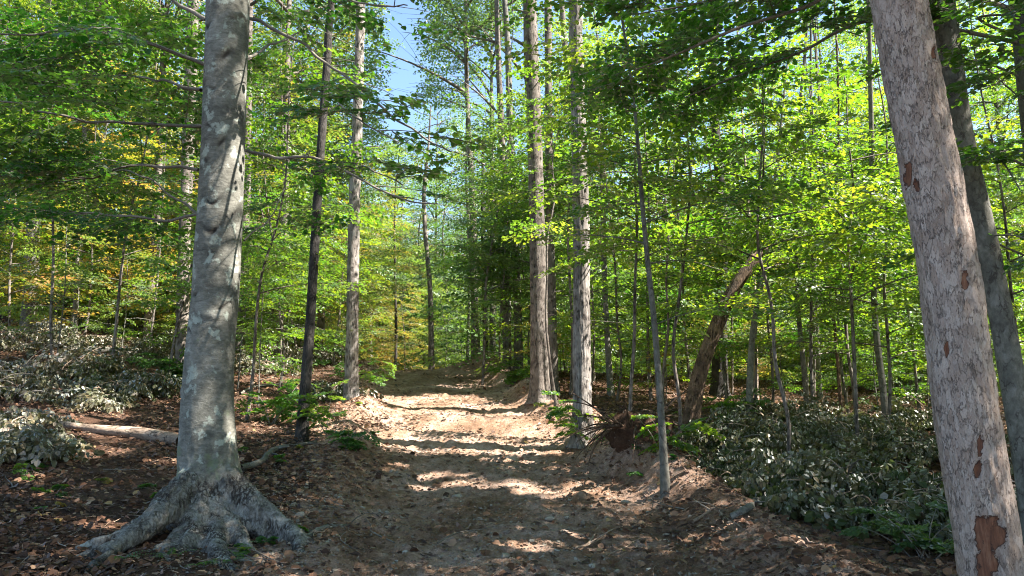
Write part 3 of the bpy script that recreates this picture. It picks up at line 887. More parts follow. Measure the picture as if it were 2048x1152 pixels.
    for k_ in range(30):      # thin horizontal wrinkles and small knots
        zc, tc_ = rng.uniform(1.2, 8.5), rng.uniform(-2.9, -.3)
        am = rng.choice([-.022, -.016, .02]); cre += am * np.exp(-((zz - zc - .04 * np.sin(th * 6 + k_)) / rng.uniform(.012, .035)) ** 2 - ((th - tc_) / rng.uniform(.08, .45)) ** 2)
    crease = np.clip(-cre * 60 + .25 * fb3(V[:, 0] * 12, V[:, 1] * 12, V[:, 2] * 12, 3, 2), 0, 1)
    V = V + Nn * (n1 + n2 + n3 + cre * .9)[:, None]
    # split off the roots
    c = V[Q].mean(1); dq = np.hypot(c[:, 0] - np.interp(c[:, 2], A[:, 2], A[:, 0]), c[:, 1] - Y)
    isroot = (dq > .62) & (c[:, 2] < base[2] + .75)
    own = np.full(len(Q), -1)
    if isroot.any():
        best = np.full(isroot.sum(), 1e9); who = np.zeros(isroot.sum(), int)
        for i, B in enumerate(ends):
            dd = np.min(np.linalg.norm(c[isroot][:, None, :] - B[None, ::3, :3], axis=2), axis=1)
            u = dd < best; best[u] = dd[u]; who[u] = i
        own[isroot] = who
    lowq = (own < 0) & (c[:, 2] < base[2] + .62 + .16 * np.sin(np.arctan2(c[:, 1] - Y, c[:, 0] - base[0]) * 7) + .25 * fb2(c[:, 0] * 5, c[:, 2] * 3, 4, 3))
    for i in [-1] + list(range(len(ends))):
        s_ = own == i
        if s_.sum() < 20: continue
        u, inv = np.unique(Q[s_], return_inverse=True)
        lw = 1 - ss(zz[u] + .22 * fb2(th[u] * 3, zz[u] * 2, 4, 3) - .15 * ss(dist[u], .3, .6), .12, .80)
        me = mesh_np("root" if i >= 0 else "trunk", V[u] - base, inv.reshape(-1, 4), attrs={"crease": crease[u], "low": lw + .12})
        link("root" if i >= 0 else "trunk", me, M['beech'], t)
    # long thin branches with leaves
    def branch(pix, r0, spr, sc=.8, step=.3, start=.3, leaf='leaf_deep', fs=0, bare=False):
        P = np.array([at(a, b, c) for a, b, c in pix])
        B = resample(np.c_[P, np.linspace(r0, .006, len(P))], .08)
        B[:, :3] += np.c_[fb2(B[:, 0] * 3, B[:, 1] * 3, fs, 2), fb2(B[:, 0] * 3, B[:, 2] * 3, fs + 1, 2), fb2(B[:, 1] * 3, B[:, 0] * 3, fs + 2, 2)] * .10
        ww = Wood(); ww.tube(B[:, :3], B[:, 3], 7)
        az = np.arctan2(np.gradient(B[:, 1]), np.gradient(B[:, 0]))
        r2 = np.random.default_rng(900 + fs); sp = []
        # side shoots
        for s in np.arange(start, .98, .34 / max(1, np.linalg.norm(P[-1] - P[0]))):
            j = int(s * (len(B) - 1)); sg = 1 if r2.random() < .5 else -1
            q, a2 = limb(r2, B[j, :3], az[j] + sg * r2.uniform(.5, 1.2), r2.uniform(.5, 1.3) * spr, r2.uniform(-.1, .4), r2.uniform(-.5, 0), .12)
            ww.tube(q, np.linspace(.006, .003, len(q)), 4)
            if not bare or r2.random() < .3: spray_along(r2, q, a2, sp, step, sc, .3, jz=.03)
        if sp:
            PP, RR, ZZ, TT, G = assemble(r2, SPR, sp)
            dv = PP - EYE; u, v, dp = proj(PP)
            kk = (np.linalg.norm(dv, axis=1) > 3.0) & keep_lit(PP, r2, False)
            gk = keep_lit(G[:, :3], r2, False) & (np.linalg.norm(G[:, :3] - EYE, axis=1) > 3.0)
            ww.segs(G[gk])
        bo = link("branch", ww.mesh("branch", base), M['twig'], t)
        if sp:
            link("leaves", leaves_mesh("leaves", PP[kk], RR[kk], ZZ[kk], TT[kk], True, 1.05, base), M[leaf], bo)
    branch([(497, 36, 8.4), (560, 65, 8.0), (660, 130, 7.6), (760, 210, 7.2), (860, 285, 7.0), (905, 305, 6.9)], .022, .45, .55, .4, .25, fs=1, bare=True)
    branch([(490, 300, 8.4), (560, 310, 8.0), (640, 325, 7.6), (720, 362, 7.3), (790, 392, 7.1), (870, 407, 7.0)], .020, .35, .5, .45, .3, fs=4, bare=True)
    branch([(660, 180, 7.6), (700, 230, 7.0), (745, 262, 6.6), (800, 285, 6.4)], .010, .5, .75, .3, .3, fs=7)
    branch([(720, 330, 7.3), (770, 350, 6.9), (810, 375, 6.7)], .008, .35, .6, .3, .5, fs=8)
    branch([(402, 432, 8.4), (340, 438, 8.3), (250, 435, 8.2), (150, 425, 8.1), (90, 418, 8.0)], .020, .8, .8, .3, .15, fs=9)
    branch([(402, 430, 8.4), (350, 398, 8.8), (310, 365, 9.2), (240, 340, 9.6), (150, 365, 9.8)], .018, .9, .85, .3, .3, fs=12)
    branch([(404, 252, 8.4), (300, 246, 8.1), (150, 238, 7.8), (0, 200, 7.6), (-80, 190, 7.6)], .022, 1.0, .85, .34, .2, fs=15)
    branch([(400, 345, 8.5), (280, 332, 8.9), (150, 360, 9.3), (0, 345, 9.6)], .022, 1.0, .85, .34, .25, fs=18)
    branch([(410, 130, 8.5), (300, 90, 8.2), (180, 60, 8.0), (40, 70, 7.8), (-60, 60, 7.8)], .026, 1.35, .95, .2, .1, fs=21)
    branch([(412, 40, 8.6), (320, -10, 8.9), (200, -30, 9.4), (60, -20, 9.8)], .028, 1.35, .95, .2, .1, fs=24)
    branch([(404, 180, 8.7), (320, 160, 9.6), (220, 150, 10.4), (90, 130, 11)], .024, 1.35, .95, .2, .1, fs=27)
    branch([(492, 120, 8.8), (550, 90, 9.6), (610, 60, 10.4), (660, 20, 11)], .02, .7, .8, .35, .3, fs=30)
    branch([(490, 480, 8.8), (540, 440, 9.3), (570, 380, 9.8)], .012, .5, .7, .4, .4, fs=33)
    branch([(498, 10, 8.4), (560, -20, 8.0), (650, -10, 7.6), (740, 5, 7.3), (820, 12, 7.0)], .02, .5, .7, .35, .3, fs=36)
    # crown high above
    axis = lambda z: np.array([np.interp(z, A[:, 2], A[:, 0]), Y, z])
    wc = Wood(); sp = []
    r3 = np.random.default_rng(77)
    tp = A[-1, :3]
    st = resample(np.c_[np.array([tp, tp + [.3, .5, 4], tp + [.2, .8, 9], tp + [.4, .6, 13]]), [A[-1, 3], .17, .09, .03]], .4)
    wc.tube(st[:, :3], st[:, 3], 12)
    ax2 = lambda z: np.array([np.interp(z, st[:, 2], st[:, k]) for k in range(3)])
    tallcrown(r3, ax2, tp[2] - 1.5, tp[2] + 13, 26, 4.8, wc, sp)
    PP, RR, ZZ, TT, G = assemble(r3, SPR_T, sp)
    kk = keep(PP, r3)
    cr = link("crown", leaves_mesh("crown", PP[kk], RR[kk], ZZ[kk], TT[kk], False, 1.0, base), M['leaf_deep'], t)
    link("limb", wc.mesh("limb", base), M['twig'], cr)
big_beech()

# ------------------------------------------------------------------ the pale flaking trunk and the beech behind it
def pale_tree():
    pix = [(1995, 1290), (1985, 1152), (1957, 980), (1925, 780), (1902, 576), (1868, 380), (1830, 180), (1797, 0), (1780, -90)]
    wid = [152, 148, 146, 142, 138, 132, 126, 121, 118]
    t, axis, base = std_tree("pale_tree", "leaning tree with pale flaking bark and a raw orange scar low on its trunk", 'white', pix, wid, 19, (9, 20, 3.6), 11, Ybase=5.0, flare=.15, lobes=.1, sides=120, ds=.02, leaf='leaf', top_r=.4)
    # bare orange-brown wood where bark has come away: a scale of wood set 2-3 mm proud, following the trunk
    m = M['white']; nt = m.node_tree; n = N(nt)
    out = [q for q in nt.nodes if q.type == 'OUTPUT_MATERIAL'][0]
    old = out.inputs[0].links[0].from_socket
    tc = n("TexCoord").outputs["Object"]
    mp = n("Mapping", {"Vector": tc, "Scale": (30, 30, 5)}).outputs[0]
    a = n("TexNoise", {"Vector": mp, "Scale": 1.5, "Detail": 6.0, "Roughness": .7}).outputs["Fac"]
    col = ramp(n, a, [(.25, (.05, .018, .010)), (.5, (.17, .065, .032)), (.8, (.30, .16, .095))])
    bp = n("Bump", {"Height": a, "Strength": .7, "Distance": .01}).outputs[0]
    bs = n("BsdfPrincipled", {"Base Color": col, "Roughness": .8, "Normal": bp}).outputs[0]
    sc = n("Attribute", attribute_name="scar").outputs["Fac"]
    nn = n("TexNoise", {"Vector": tc, "Scale": 14.0, "Detail": 5.0, "Roughness": .6}).outputs["Fac"]
    nn = n("MapRange", {"Value": nn, "From Min": .3, "From Max": .7, "To Min": -.7, "To Max": .35}).outputs[0]
    sm = n("Math", {0: sc, 1: nn}, operation='ADD').outputs[0]
    f = n("MapRange", {"Value": sm, "From Min": -.10, "From Max": .02}).outputs[0]
    rim = n("MapRange", {"Value": sm, "From Min": .02, "From Max": .28, "To Min": .22, "To Max": 1.0}).outputs[0]
    cc = n("HueSaturation", {"Value": rim, "Color": col}).outputs[0]
    nt.links.new(cc, bs.node.inputs["Base Color"])
    ff = n("Math", {0: sc, 1: -.98}, operation='GREATER_THAN').outputs[0]
    ff = n("Math", {0: f, 1: n("Math", {0: sc, 1: .001}, operation='GREATER_THAN').outputs[0]}, operation='MULTIPLY').outputs[0]
    mx = n("MixShader", {0: ff, 1: old, 2: bs}).outputs[0]
    nt.links.new(mx, out.inputs[0])
    tr = [c for c in t.children if c.name.startswith("trunk")][0]
    me = tr.data; nv = len(me.vertices)
    V = np.empty(nv * 3, np.float32); me.vertices.foreach_get("co", V); V = V.reshape(-1, 3) + base
    u, v, dpt = proj(V)
    wob = fb2(u * .06, v * .03, 9, 3)
    mark = np.zeros(nv)
    # patches sit at fixed places on the trunk surface (height along it and side of it)
    for cx_, cy_, a_, b_ in [(1975, 1130, 24, 80), (1990, 1075, 22, 40), (1960, 1060, 16, 26), (1815, 348, 9, 30), (1832, 372, 8, 16), (1930, 560, 7, 22), (1955, 940, 10, 16), (1868, 105, 4, 12), (1893, 700, 3, 16), (1960, 890, 5, 20)]:
        mark = np.maximum(mark, 1 - (((u - cx_) / a_) ** 2 + ((v - cy_) / b_) ** 2) + wob * 1.6)
    ctr = np.array([axis(z) for z in V[:, 2]])
    facing = ((V - ctr) @ (EYE - base)) > 0
    at_ = me.attributes.new("scar", 'FLOAT', 'POINT'); at_.data.foreach_set("value", np.where(facing, mark, -1).astype(np.float32))
    # push the scar in a little
    k = (mark > 0) & facing
    rr = V - ctr; rr /= np.linalg.norm(rr, axis=1)[:, None] + 1e-9
    V[k] -= rr[k] * .012
    me.vertices.foreach_set("co", (V - base).astype(np.float32).ravel()); me.update()
pale_tree()
std_tree("beech_tree", "dark mottled beech trunk partly hidden behind the pale flaking tree", 'greybark',
         [(2072, 1075), (2060, 976), (2028, 776), (1992, 576), (1962, 440), (1925, 288), (1898, 120), (1882, 0)], [66, 60, 54, 50, 49, 52, 56, 56], 21, (9, 18, 4.2), 12, Ybase=7.4, sides=40, leaf='leaf_deep')

# named trunks (label, bark, pixels, widths, height, crown, ...)
TALL = (10.5, 22, 3.9)
std_tree("slim_tree", "slim dark trunk leaning gently over the forest floor between the big beech and the trail", 'darkbark',
         [(601, 882), (612, 760), (622, 620), (632, 450), (643, 280), (654, 130), (664, 0)], [26, 22, 20, 18, 17, 16, 15], 15, (9.5, 14, 2.6), 21, flare=.2, sides=20)
std_tree("oak_tree", "thick furrowed trunk rising directly behind the big beech", 'furrow',
         [(366, 742), (366, 620), (370, 450), (378, 250), (384, 60), (386, 0)], [34, 30, 27, 27, 26, 26], 25, TALL, 22, leaf='leaf_deep', under=(4.0, 11, 16, 3.0))
std_tree("grey_tree", "stout grey trunk rising out of the pale withered brush", 'greybark',
         [(57, 668), (62, 560), (68, 400), (78, 230), (92, 70), (96, 0)], [36, 32, 29, 27, 25, 25], 24, TALL, 23, leaf='leaf', under=(6.0, 12, 10, 2.6))
std_tree("young_tree", "thin pale trunk beyond the mossy fallen log, beside the stout grey tree", 'greybark',
         [(146, 672), (152, 600), (160, 470), (168, 300), (172, 100)], [14, 12, 11, 9, 8], 14, None, 24, under=(3.5, 13, 26, 2.6), leaf='leaf_deep')
std_tree("pole_tree", "straight mid-sized trunk seen between the thin pale trunk and the big beech", 'furrow',
         [(318, 650), (315, 560), (312, 450), (310, 300), (308, 100)], [18, 16, 14, 12, 10], 20, (10, 14, 3), 25, leaf='leaf')
std_tree("hickory_tree", "tall sunlit trunk with flared base on the bank where the trail narrows", 'shag',
         [(703, 797), (704, 700), (706, 560), (709, 400), (715, 250), (719, 100), (721, 0)], [32, 27, 25, 24, 22, 20, 19], 25, TALL, 26, leaf='leaf_cool', under=(6, 12, 10, 2.2))
std_tree("hickory_tree", "massive straight grey-brown trunk beside the upper trail with spreading foot", 'furrow',
         [(1080, 800), (1079, 720), (1077, 600), (1074, 450), (1070, 280), (1064, 120), (1060, 0)], [44, 39, 36, 33, 31, 29, 27], 27, TALL, 27, leaf='leaf_cool', sides=40, lobes=.4, under=(7, 12, 12, 2.6))
std_tree("hickory_tree", "shadowed trunk tucked close behind the massive straight trunk by the upper trail", 'furrow',
         [(1108, 785), (1106, 700), (1104, 600), (1100, 450), (1098, 250), (1096, 0)], [22, 20, 19, 17, 16, 15], 25, TALL, 28, leaf='leaf_cool')
std_tree("grey_tree", "smooth grey trunk with dark knots at the head of the trail bank", 'greybark',
         [(1037, 750), (1036, 660), (1033, 540), (1028, 400), (1020, 260), (1016, 100)], [20, 17, 15, 14, 13, 12], 22, TALL, 29, leaf='leaf_cool', under=(4, 12, 20, 2.8))
std_tree("shagbark_hickory", "shaggy-barked hickory lit brightly by the sun on one side next to the trail berm", 'shag',
         [(1166, 884), (1164, 780), (1163, 650), (1163, 500), (1160, 350), (1156, 200), (1151, 60), (1149, 0)], [46, 38, 36, 34, 32, 30, 28, 27], 25, (10.5, 20, 3.6), 30, leaf='leaf', sides=56, ds=.03, lobes=.45, flare=.5)
std_tree("beech_sapling", "slender smooth grey sapling at the foot of the withered brush, lit at its base", 'greybark',
         [(1331, 985), (1324, 860), (1316, 740), (1306, 620), (1293, 500), (1284, 400), (1276, 290), (1262, 160)], [20, 15, 13, 12, 10, 9, 7, 6], 8.2, None, 31, under=(2.0, 8.0, 22, 1.6), leaf='leaf', sides=20, flare=.3)
std_tree("thin_tree", "thin grey-green trunk standing alone beyond the sunlit shaggy hickory", 'greybark',
         [(1222, 792), (1216, 700), (1210, 580), (1206, 450), (1204, 300)], [14, 12, 11, 10, 8], 13, None, 32, under=(3.5, 12, 20, 2.3))
std_tree("brown_tree", "brown trunk rising behind the uprooted roots and the leaning dead trunk", 'furrow',
         [(1370, 752), (1366, 680), (1360, 590), (1355, 500), (1350, 380)], [22, 18, 17, 15, 13], 18, (9, 14, 3), 33)
std_tree("dark_tree", "thick shadowed trunk behind the leaning dead trunk", 'darkbark',
         [(1440, 792), (1440, 720), (1441, 640), (1443, 520), (1444, 400)], [36, 31, 28, 24, 22], 22, TALL, 34)
t_fork, ax_f, b_f = std_tree("forked_tree", "slim grey tree that forks low, standing in the withered brush", 'greybark',
         [(1498, 858), (1500, 760), (1506, 660), (1518, 590), (1530, 530)], [16, 14, 12, 10, 9], 9, None, 35, under=(3.5, 8.5, 15, 2.1))
LOWR = [("mossy slender trunk beyond the withered brush with a pale lit foot", [(1616, 832), (1608, 740), (1598, 640), (1594, 560)], [13, 11, 10, 9], 'greybark'),
        ("straight slender trunk just behind the mossy slender one past the brush", [(1640, 800), (1636, 720), (1632, 620), (1628, 480)], [12, 11, 10, 9], 'greybark'),
        ("brownish slender trunk midway between the withered brush and the pale flaking tree", [(1683, 838), (1678, 760), (1670, 660), (1660, 560)], [8, 8, 7, 6], 'brown'),
        ("narrow crooked trunk with lit edge on the sloping hillside", [(1713, 842), (1706, 770), (1695, 700), (1688, 620)], [9, 8, 8, 7], 'furrow'),
        ("sturdiest of the mossy trunks on the far hillside", [(1774, 864), (1766, 780), (1754, 680), (1748, 580)], [17, 15, 14, 13], 'greybark'),
        ("pale sunlit slender trunk beside the forked tree", [(1512, 800), (1512, 720), (1510, 640), (1508, 560)], [10, 9, 8, 7], 'white')]
for i, (lab, px_, wd, bk) in enumerate(LOWR):
    std_tree("slim_tree", lab, bk, px_, wd, 16 + i % 3, None, 40 + i, under=(4.5, 14, 20, 2.4), flare=.25, sides=14, ds=.12)
CREST = [("crooked trunk standing alone at the crest of the trail against bright foliage", [(864, 726), (862, 650), (859, 560), (851, 470), (848, 380)], [15, 12, 10, 9, 8], 'furrow'),
         ("slim trunk just beyond the earth heap with a bent lower stem", [(957, 724), (954, 660), (946, 590), (940, 480)], [12, 10, 9, 8], 'greybark'),
         ("dark slim trunk beside the bent one past the earth heap", [(972, 722), (971, 660), (968, 560), (966, 430)], [13, 11, 10, 9], 'darkbark'),
         ("thinnest pole standing to one side of the earth heap at the crest", [(934, 722), (936, 680), (938, 620), (938, 560)], [7, 6, 6, 5], 'greybark'),
         ("distant dark pole at the crest on the sunlit side of the trail bank", [(792, 722), (792, 660), (791, 590), (790, 520)], [6, 6, 5, 5], 'darkbark')]
for i, (lab, px_, wd, bk) in enumerate(CREST):
    std_tree("slim_tree", lab, bk, px_, wd, 12, None, 50 + i, Ybase=32 + i * 1.3, under=(3.5, 12.5, 26, 2.5), flare=.25, sides=12, ds=.15, leaf='leaf_cool', sub=.8)

# leaning dead trunk
def dead_trunk():
    rng = np.random.default_rng(5)
    Y = 14.2
    pix = [(1376, 866), (1392, 780), (1414, 704), (1442, 632), (1474, 568), (1512, 516)]
    wd = [34, 31, 29, 28, 26, 24]
    pts = px_path(pix, Y); base = pts[0].copy(); base[2] = float(h(base[0], base[1])); pts[0, 2] = base[2] - .1
    rad = np.array([wrad(w, p) for w, p in zip(wd, pts)])
    t = thing("dead_trunk", "leaning dead trunk of red-brown bark, snapped off at its top", "tree", base)
    V, Q, T = trunk_mesh(pts, rad, 'darkbark', rng, 36, .04, .35, .4, .35)
    w = Wood(); w.add(V, Q, T)
    link("trunk", w.mesh("trunk", base), M['brown'], t)
    # splintered top
    w = Wood(); e = pts[-1]; d = pts[-1] - pts[-2]; d /= np.linalg.norm(d)
    for k in range(9):
        a = rng.uniform(0, 6.28); o = np.array([math.cos(a), math.sin(a), 0]) * rad[-1] * .75
        w.tube(np.array([e + o - d * .1, e + o * 1.02 + d * rng.uniform(.03, .14), e + o + d * rng.uniform(.15, .30)]), [.035, .022, .003], 5)
    link("broken_top", w.mesh("broken_top", base), M['brown'], t)
dead_trunk()
def rootball():
    rng = np.random.default_rng(15)
    g = gat(1272, 886)
    t = thing("rootball", "upturned root mass caked with reddish earth beside the leaning dead trunk", "tree root", g)
    # lumpy earth
    u = np.linspace(0, math.pi, 28); v = np.linspace(0, 2 * math.pi, 40, endpoint=False)
    U, Vv = np.meshgrid(u, v, indexing='ij')
    P = np.stack([np.sin(U) * np.cos(Vv), np.sin(U) * np.sin(Vv), np.cos(U)], -1).reshape(-1, 3)
    P *= (1 + .7 * fb3(P[:, 0] * 2, P[:, 1] * 2, P[:, 2] * 2, 8, 4))[:, None]
    P = P * [.50, .40, .36] * (1 + .35 * np.abs(fb3(P[:, 0] * 6, P[:, 1] * 6, P[:, 2] * 6, 18, 3)))[:, None] + g + [.12, .25, .10]
    i = np.arange(27)[:, None] * 40; j = np.arange(40)[None]
    Q = np.stack([i + j, i + 40 + j, i + 40 + (j + 1) % 40, i + (j + 1) % 40], -1).reshape(-1, 4)
    m = M['humus']
    link("earth", mesh_np("earth", P - g, Q), m, t)
    for k in range(44):
        a = rng.uniform(0, 6.28); e = rng.uniform(-.2, 1.2)
        p0 = g + [0.3 * math.cos(a), .1 + .2 * math.sin(a), .25]
        q, _ = limb(rng, p0, a, rng.uniform(.5, 1.1), e, e - rng.uniform(.3, 1.4), .08, .3)
        w = Wood(); w.tube(q, np.linspace(rng.uniform(.012, .03), .003, len(q)), 5)
        link("root", w.mesh("root", g), M['brown'], t)
rootball()

# ------------------------------------------------------------------ overhanging leafy boughs of trees beside the camera
def bough_tree(name, label, base_xy, H, boughs, seed, leaf='leaf_deep', crown=(8, 20, 4.2), bark='greybark'):
    rng = np.random.default_rng(seed)
    b = np.array([base_xy[0], base_xy[1], float(h(*base_xy))])
    t = thing(name, label, "tree", b)
    st = resample(np.c_[np.array([b - [0, 0, .1], b + [.1, 0, H * .3], b + [-.1, .2, H * .7], b + [0, .1, H]]), [.24, .2, .12, .03]], .15)
    w = Wood(); V, Q, T = trunk_mesh(st[:, :3], st[:, 3], bark, rng, 24, .15); w.add(V, Q, T)
    ax = lambda z: np.array([np.interp(z, st[:, 2], st[:, k]) for k in range(3)])
    sp = []
    tallcrown(rng, ax, b[2] + crown[0], b[2] + H, crown[1], crown[2], w, sp)
    P, R, Z, TT, G = assemble(rng, SPR_T, sp)
    kk = keep(P, rng)
    link("crown", leaves_mesh("crown", P[kk], R[kk], Z[kk], TT[kk], False, 1.0, b), M[leaf], t)
    link("trunk", w.mesh("trunk", b), M[bark], t)
    for i, (pix, r0, spr, sc) in enumerate(boughs):
        P = np.array([at(*q) for q in pix])
        P = np.vstack([ax(P[0, 2] - .3), P])
        B = resample(np.c_[P, np.linspace(r0, .006, len(P))], .1)
        az = np.arctan2(np.gradient(B[:, 1]), np.gradient(B[:, 0]))
        ww = Wood(); ww.tube(B[:, :3], B[:, 3], 7)
        sp = []
        for s in np.arange(.2, .99, .33 / np.linalg.norm(P[-1] - P[0])):
            j = int(s * (len(B) - 1)); sg = 1 if rng.random() < .5 else -1
            q, a2 = limb(rng, B[j, :3], az[j] + sg * rng.uniform(.4, 1.1), rng.uniform(.5, 1.2) * spr, rng.uniform(-.1, .3), rng.uniform(-.5, -.1), .12)
            ww.tube(q, np.linspace(.006, .003, len(q)), 4)
            spray_along(rng, q, a2, sp, .25, sc, .2, jz=.03)
        PP, RR, ZZ, TT, G = assemble(rng, SPR, sp)
        ww.segs(G[keep_lit(G[:, :3], rng, False) & (np.linalg.norm(G[:, :3] - EYE, axis=1) > 3.4)])
        bo = link("branch", ww.mesh("branch", b), M['twig'], t)
        kk = (np.linalg.norm(PP - EYE, axis=1) > 3.4) & keep_lit(PP, rng, False)
        link("leaves", leaves_mesh("leaves", PP[kk], RR[kk], ZZ[kk], TT[kk], True, 1.1, b), M[leaf], bo)
bough_tree("beech_tree", "beech whose dark leafy boughs hang across the top beside the pale flaking trunk", (5.6, 7.6), 19,
           [([(1760, -60, 7.2), (1620, 10, 7.0), (1480, 55, 6.9), (1350, 110, 6.8), (1270, 140, 6.8)], .03, .8, .75),
            ([(1800, -150, 6.8), (1650, -70, 6.7), (1500, -20, 6.6), (1380, 10, 6.5), (1260, 30, 6.5)], .03, .8, .75),
            ([(1760, 40, 7.6), (1600, 105, 7.8), (1480, 150, 8.0), (1370, 195, 8.2)], .025, .6, .7),
            ([(1980, 300, 7.6), (2010, 330, 7.0), (2040, 380, 6.4)], .015, .5, .7),
            ([(1960, 120, 7.6), (2000, 160, 7.0), (2045, 200, 6.4)], .015, .6, .8),
            ([(1980, 480, 7.6), (2020, 470, 7.0), (2060, 480, 6.6)], .012, .5, .7),
            ([(1960, 40, 7.6), (2010, 30, 6.6), (2070, 40, 6.0)], .02, .7, .8)], 301)

def off_shadow(x, y):
    """move a stem a little so that its own shadow does not fall along the sunny stretch of trail"""
    sh = np.array([-S[0], -S[1]]) / math.hypot(S[0], S[1])
    for k in range(14):
        bad = False
        for c in LIT_E[[0, 1, 2, 3, 5, 9, 10]]:
            w_ = c[:2] - np.array([x, y]); al = w_ @ sh
            if 0 < al < 17 and abs(w_[0] * sh[1] - w_[1] * sh[0]) < .55: bad = True
        if not bad: return x, y
        y += .22
    return x, y

# ------------------------------------------------------------------ off-trail canopy that shades the scene
GRP_C = "tall trees of the surrounding wood"
def plain_tree(name, label, x, y, H, seed, leaf, bark, r=.2, crown=TALL, group=None, under=None):
    rng = np.random.default_rng(seed)
    b = np.array([x, y, float(h(x, y))])
    t = thing(name, label, "tree", b, group)
    lean = rng.normal(0, .35, 2)
    st = np.array([b - [0, 0, .15], b + [lean[0] * .2, lean[1] * .2, H * .25], b + [lean[0], lean[1], H * .6], b + [lean[0] * 1.2, lean[1] * 1.2, H]])
    rr_ = np.array([r, r * .85, r * .55, .03 if crown else .008])
    if not crown:
        q_ = resample(np.c_[st, rr_], H / 8); q_[1:, 0] += np.cumsum(rng.normal(0, .07, len(q_) - 1)); q_[1:, 1] += np.cumsum(rng.normal(0, .07, len(q_) - 1)); st = q_[:, :3]; rr_ = q_[:, 3]
    w = Wood(); V, Q, T = trunk_mesh(st, rr_, bark, rng, 14, .25); w.add(V, Q, T)
    zs = st[:, 2]; ax = lambda z: np.array([np.interp(z, zs, st[:, 0]), np.interp(z, zs, st[:, 1]), z])
    sp = []
    if crown:
        tallcrown(rng, ax, b[2] + crown[0], b[2] + H, crown[1], crown[2], w, sp); pr = SPR_T
    else:
        understory(rng, ax, b[2] + under[0], b[2] + H, under[1], under[2], w, sp); pr = SPR
    P, R, Z, TT, G = assemble(rng, pr, sp)
    kk = keep(P, rng)
    if not crown: w.segs(G[keep(G[:, :3], np.random.default_rng(3)) & (np.random.default_rng(1).random(len(G)) < (.8 if y < 16 else .3))])
    if kk.sum() > 10: link("crown", leaves_mesh("crown", P[kk], R[kk], Z[kk], TT[kk], not crown, 1.0, b), M[leaf], t)
    link("trunk", w.mesh("trunk", b), M[bark], t)
rng = np.random.default_rng(2024)
pos = []
for gx in np.arange(5, 34, 4.8):
    for gy in np.arange(-6, 22, 4.8):
        x = gx + rng.uniform(-1.3, 1.3); y = gy + rng.uniform(-1.3, 1.3)
        if y > 1 and x < y * .70 + 1.2: continue      # only outside the picture's field; the rest is placed by hand
        pos.append((x, y))
for i, (x, y) in enumerate(pos):
    x, y = off_shadow(x, y)
    plain_tree("canopy_tree", "tall broadleaf tree of the shading wood beside the track", x, y, 19 + rng.uniform(0, 6), 400 + i, ('leaf', 'leaf_deep')[i % 2], 'greybark', .2, (8, 20, 3.9), GRP_C)

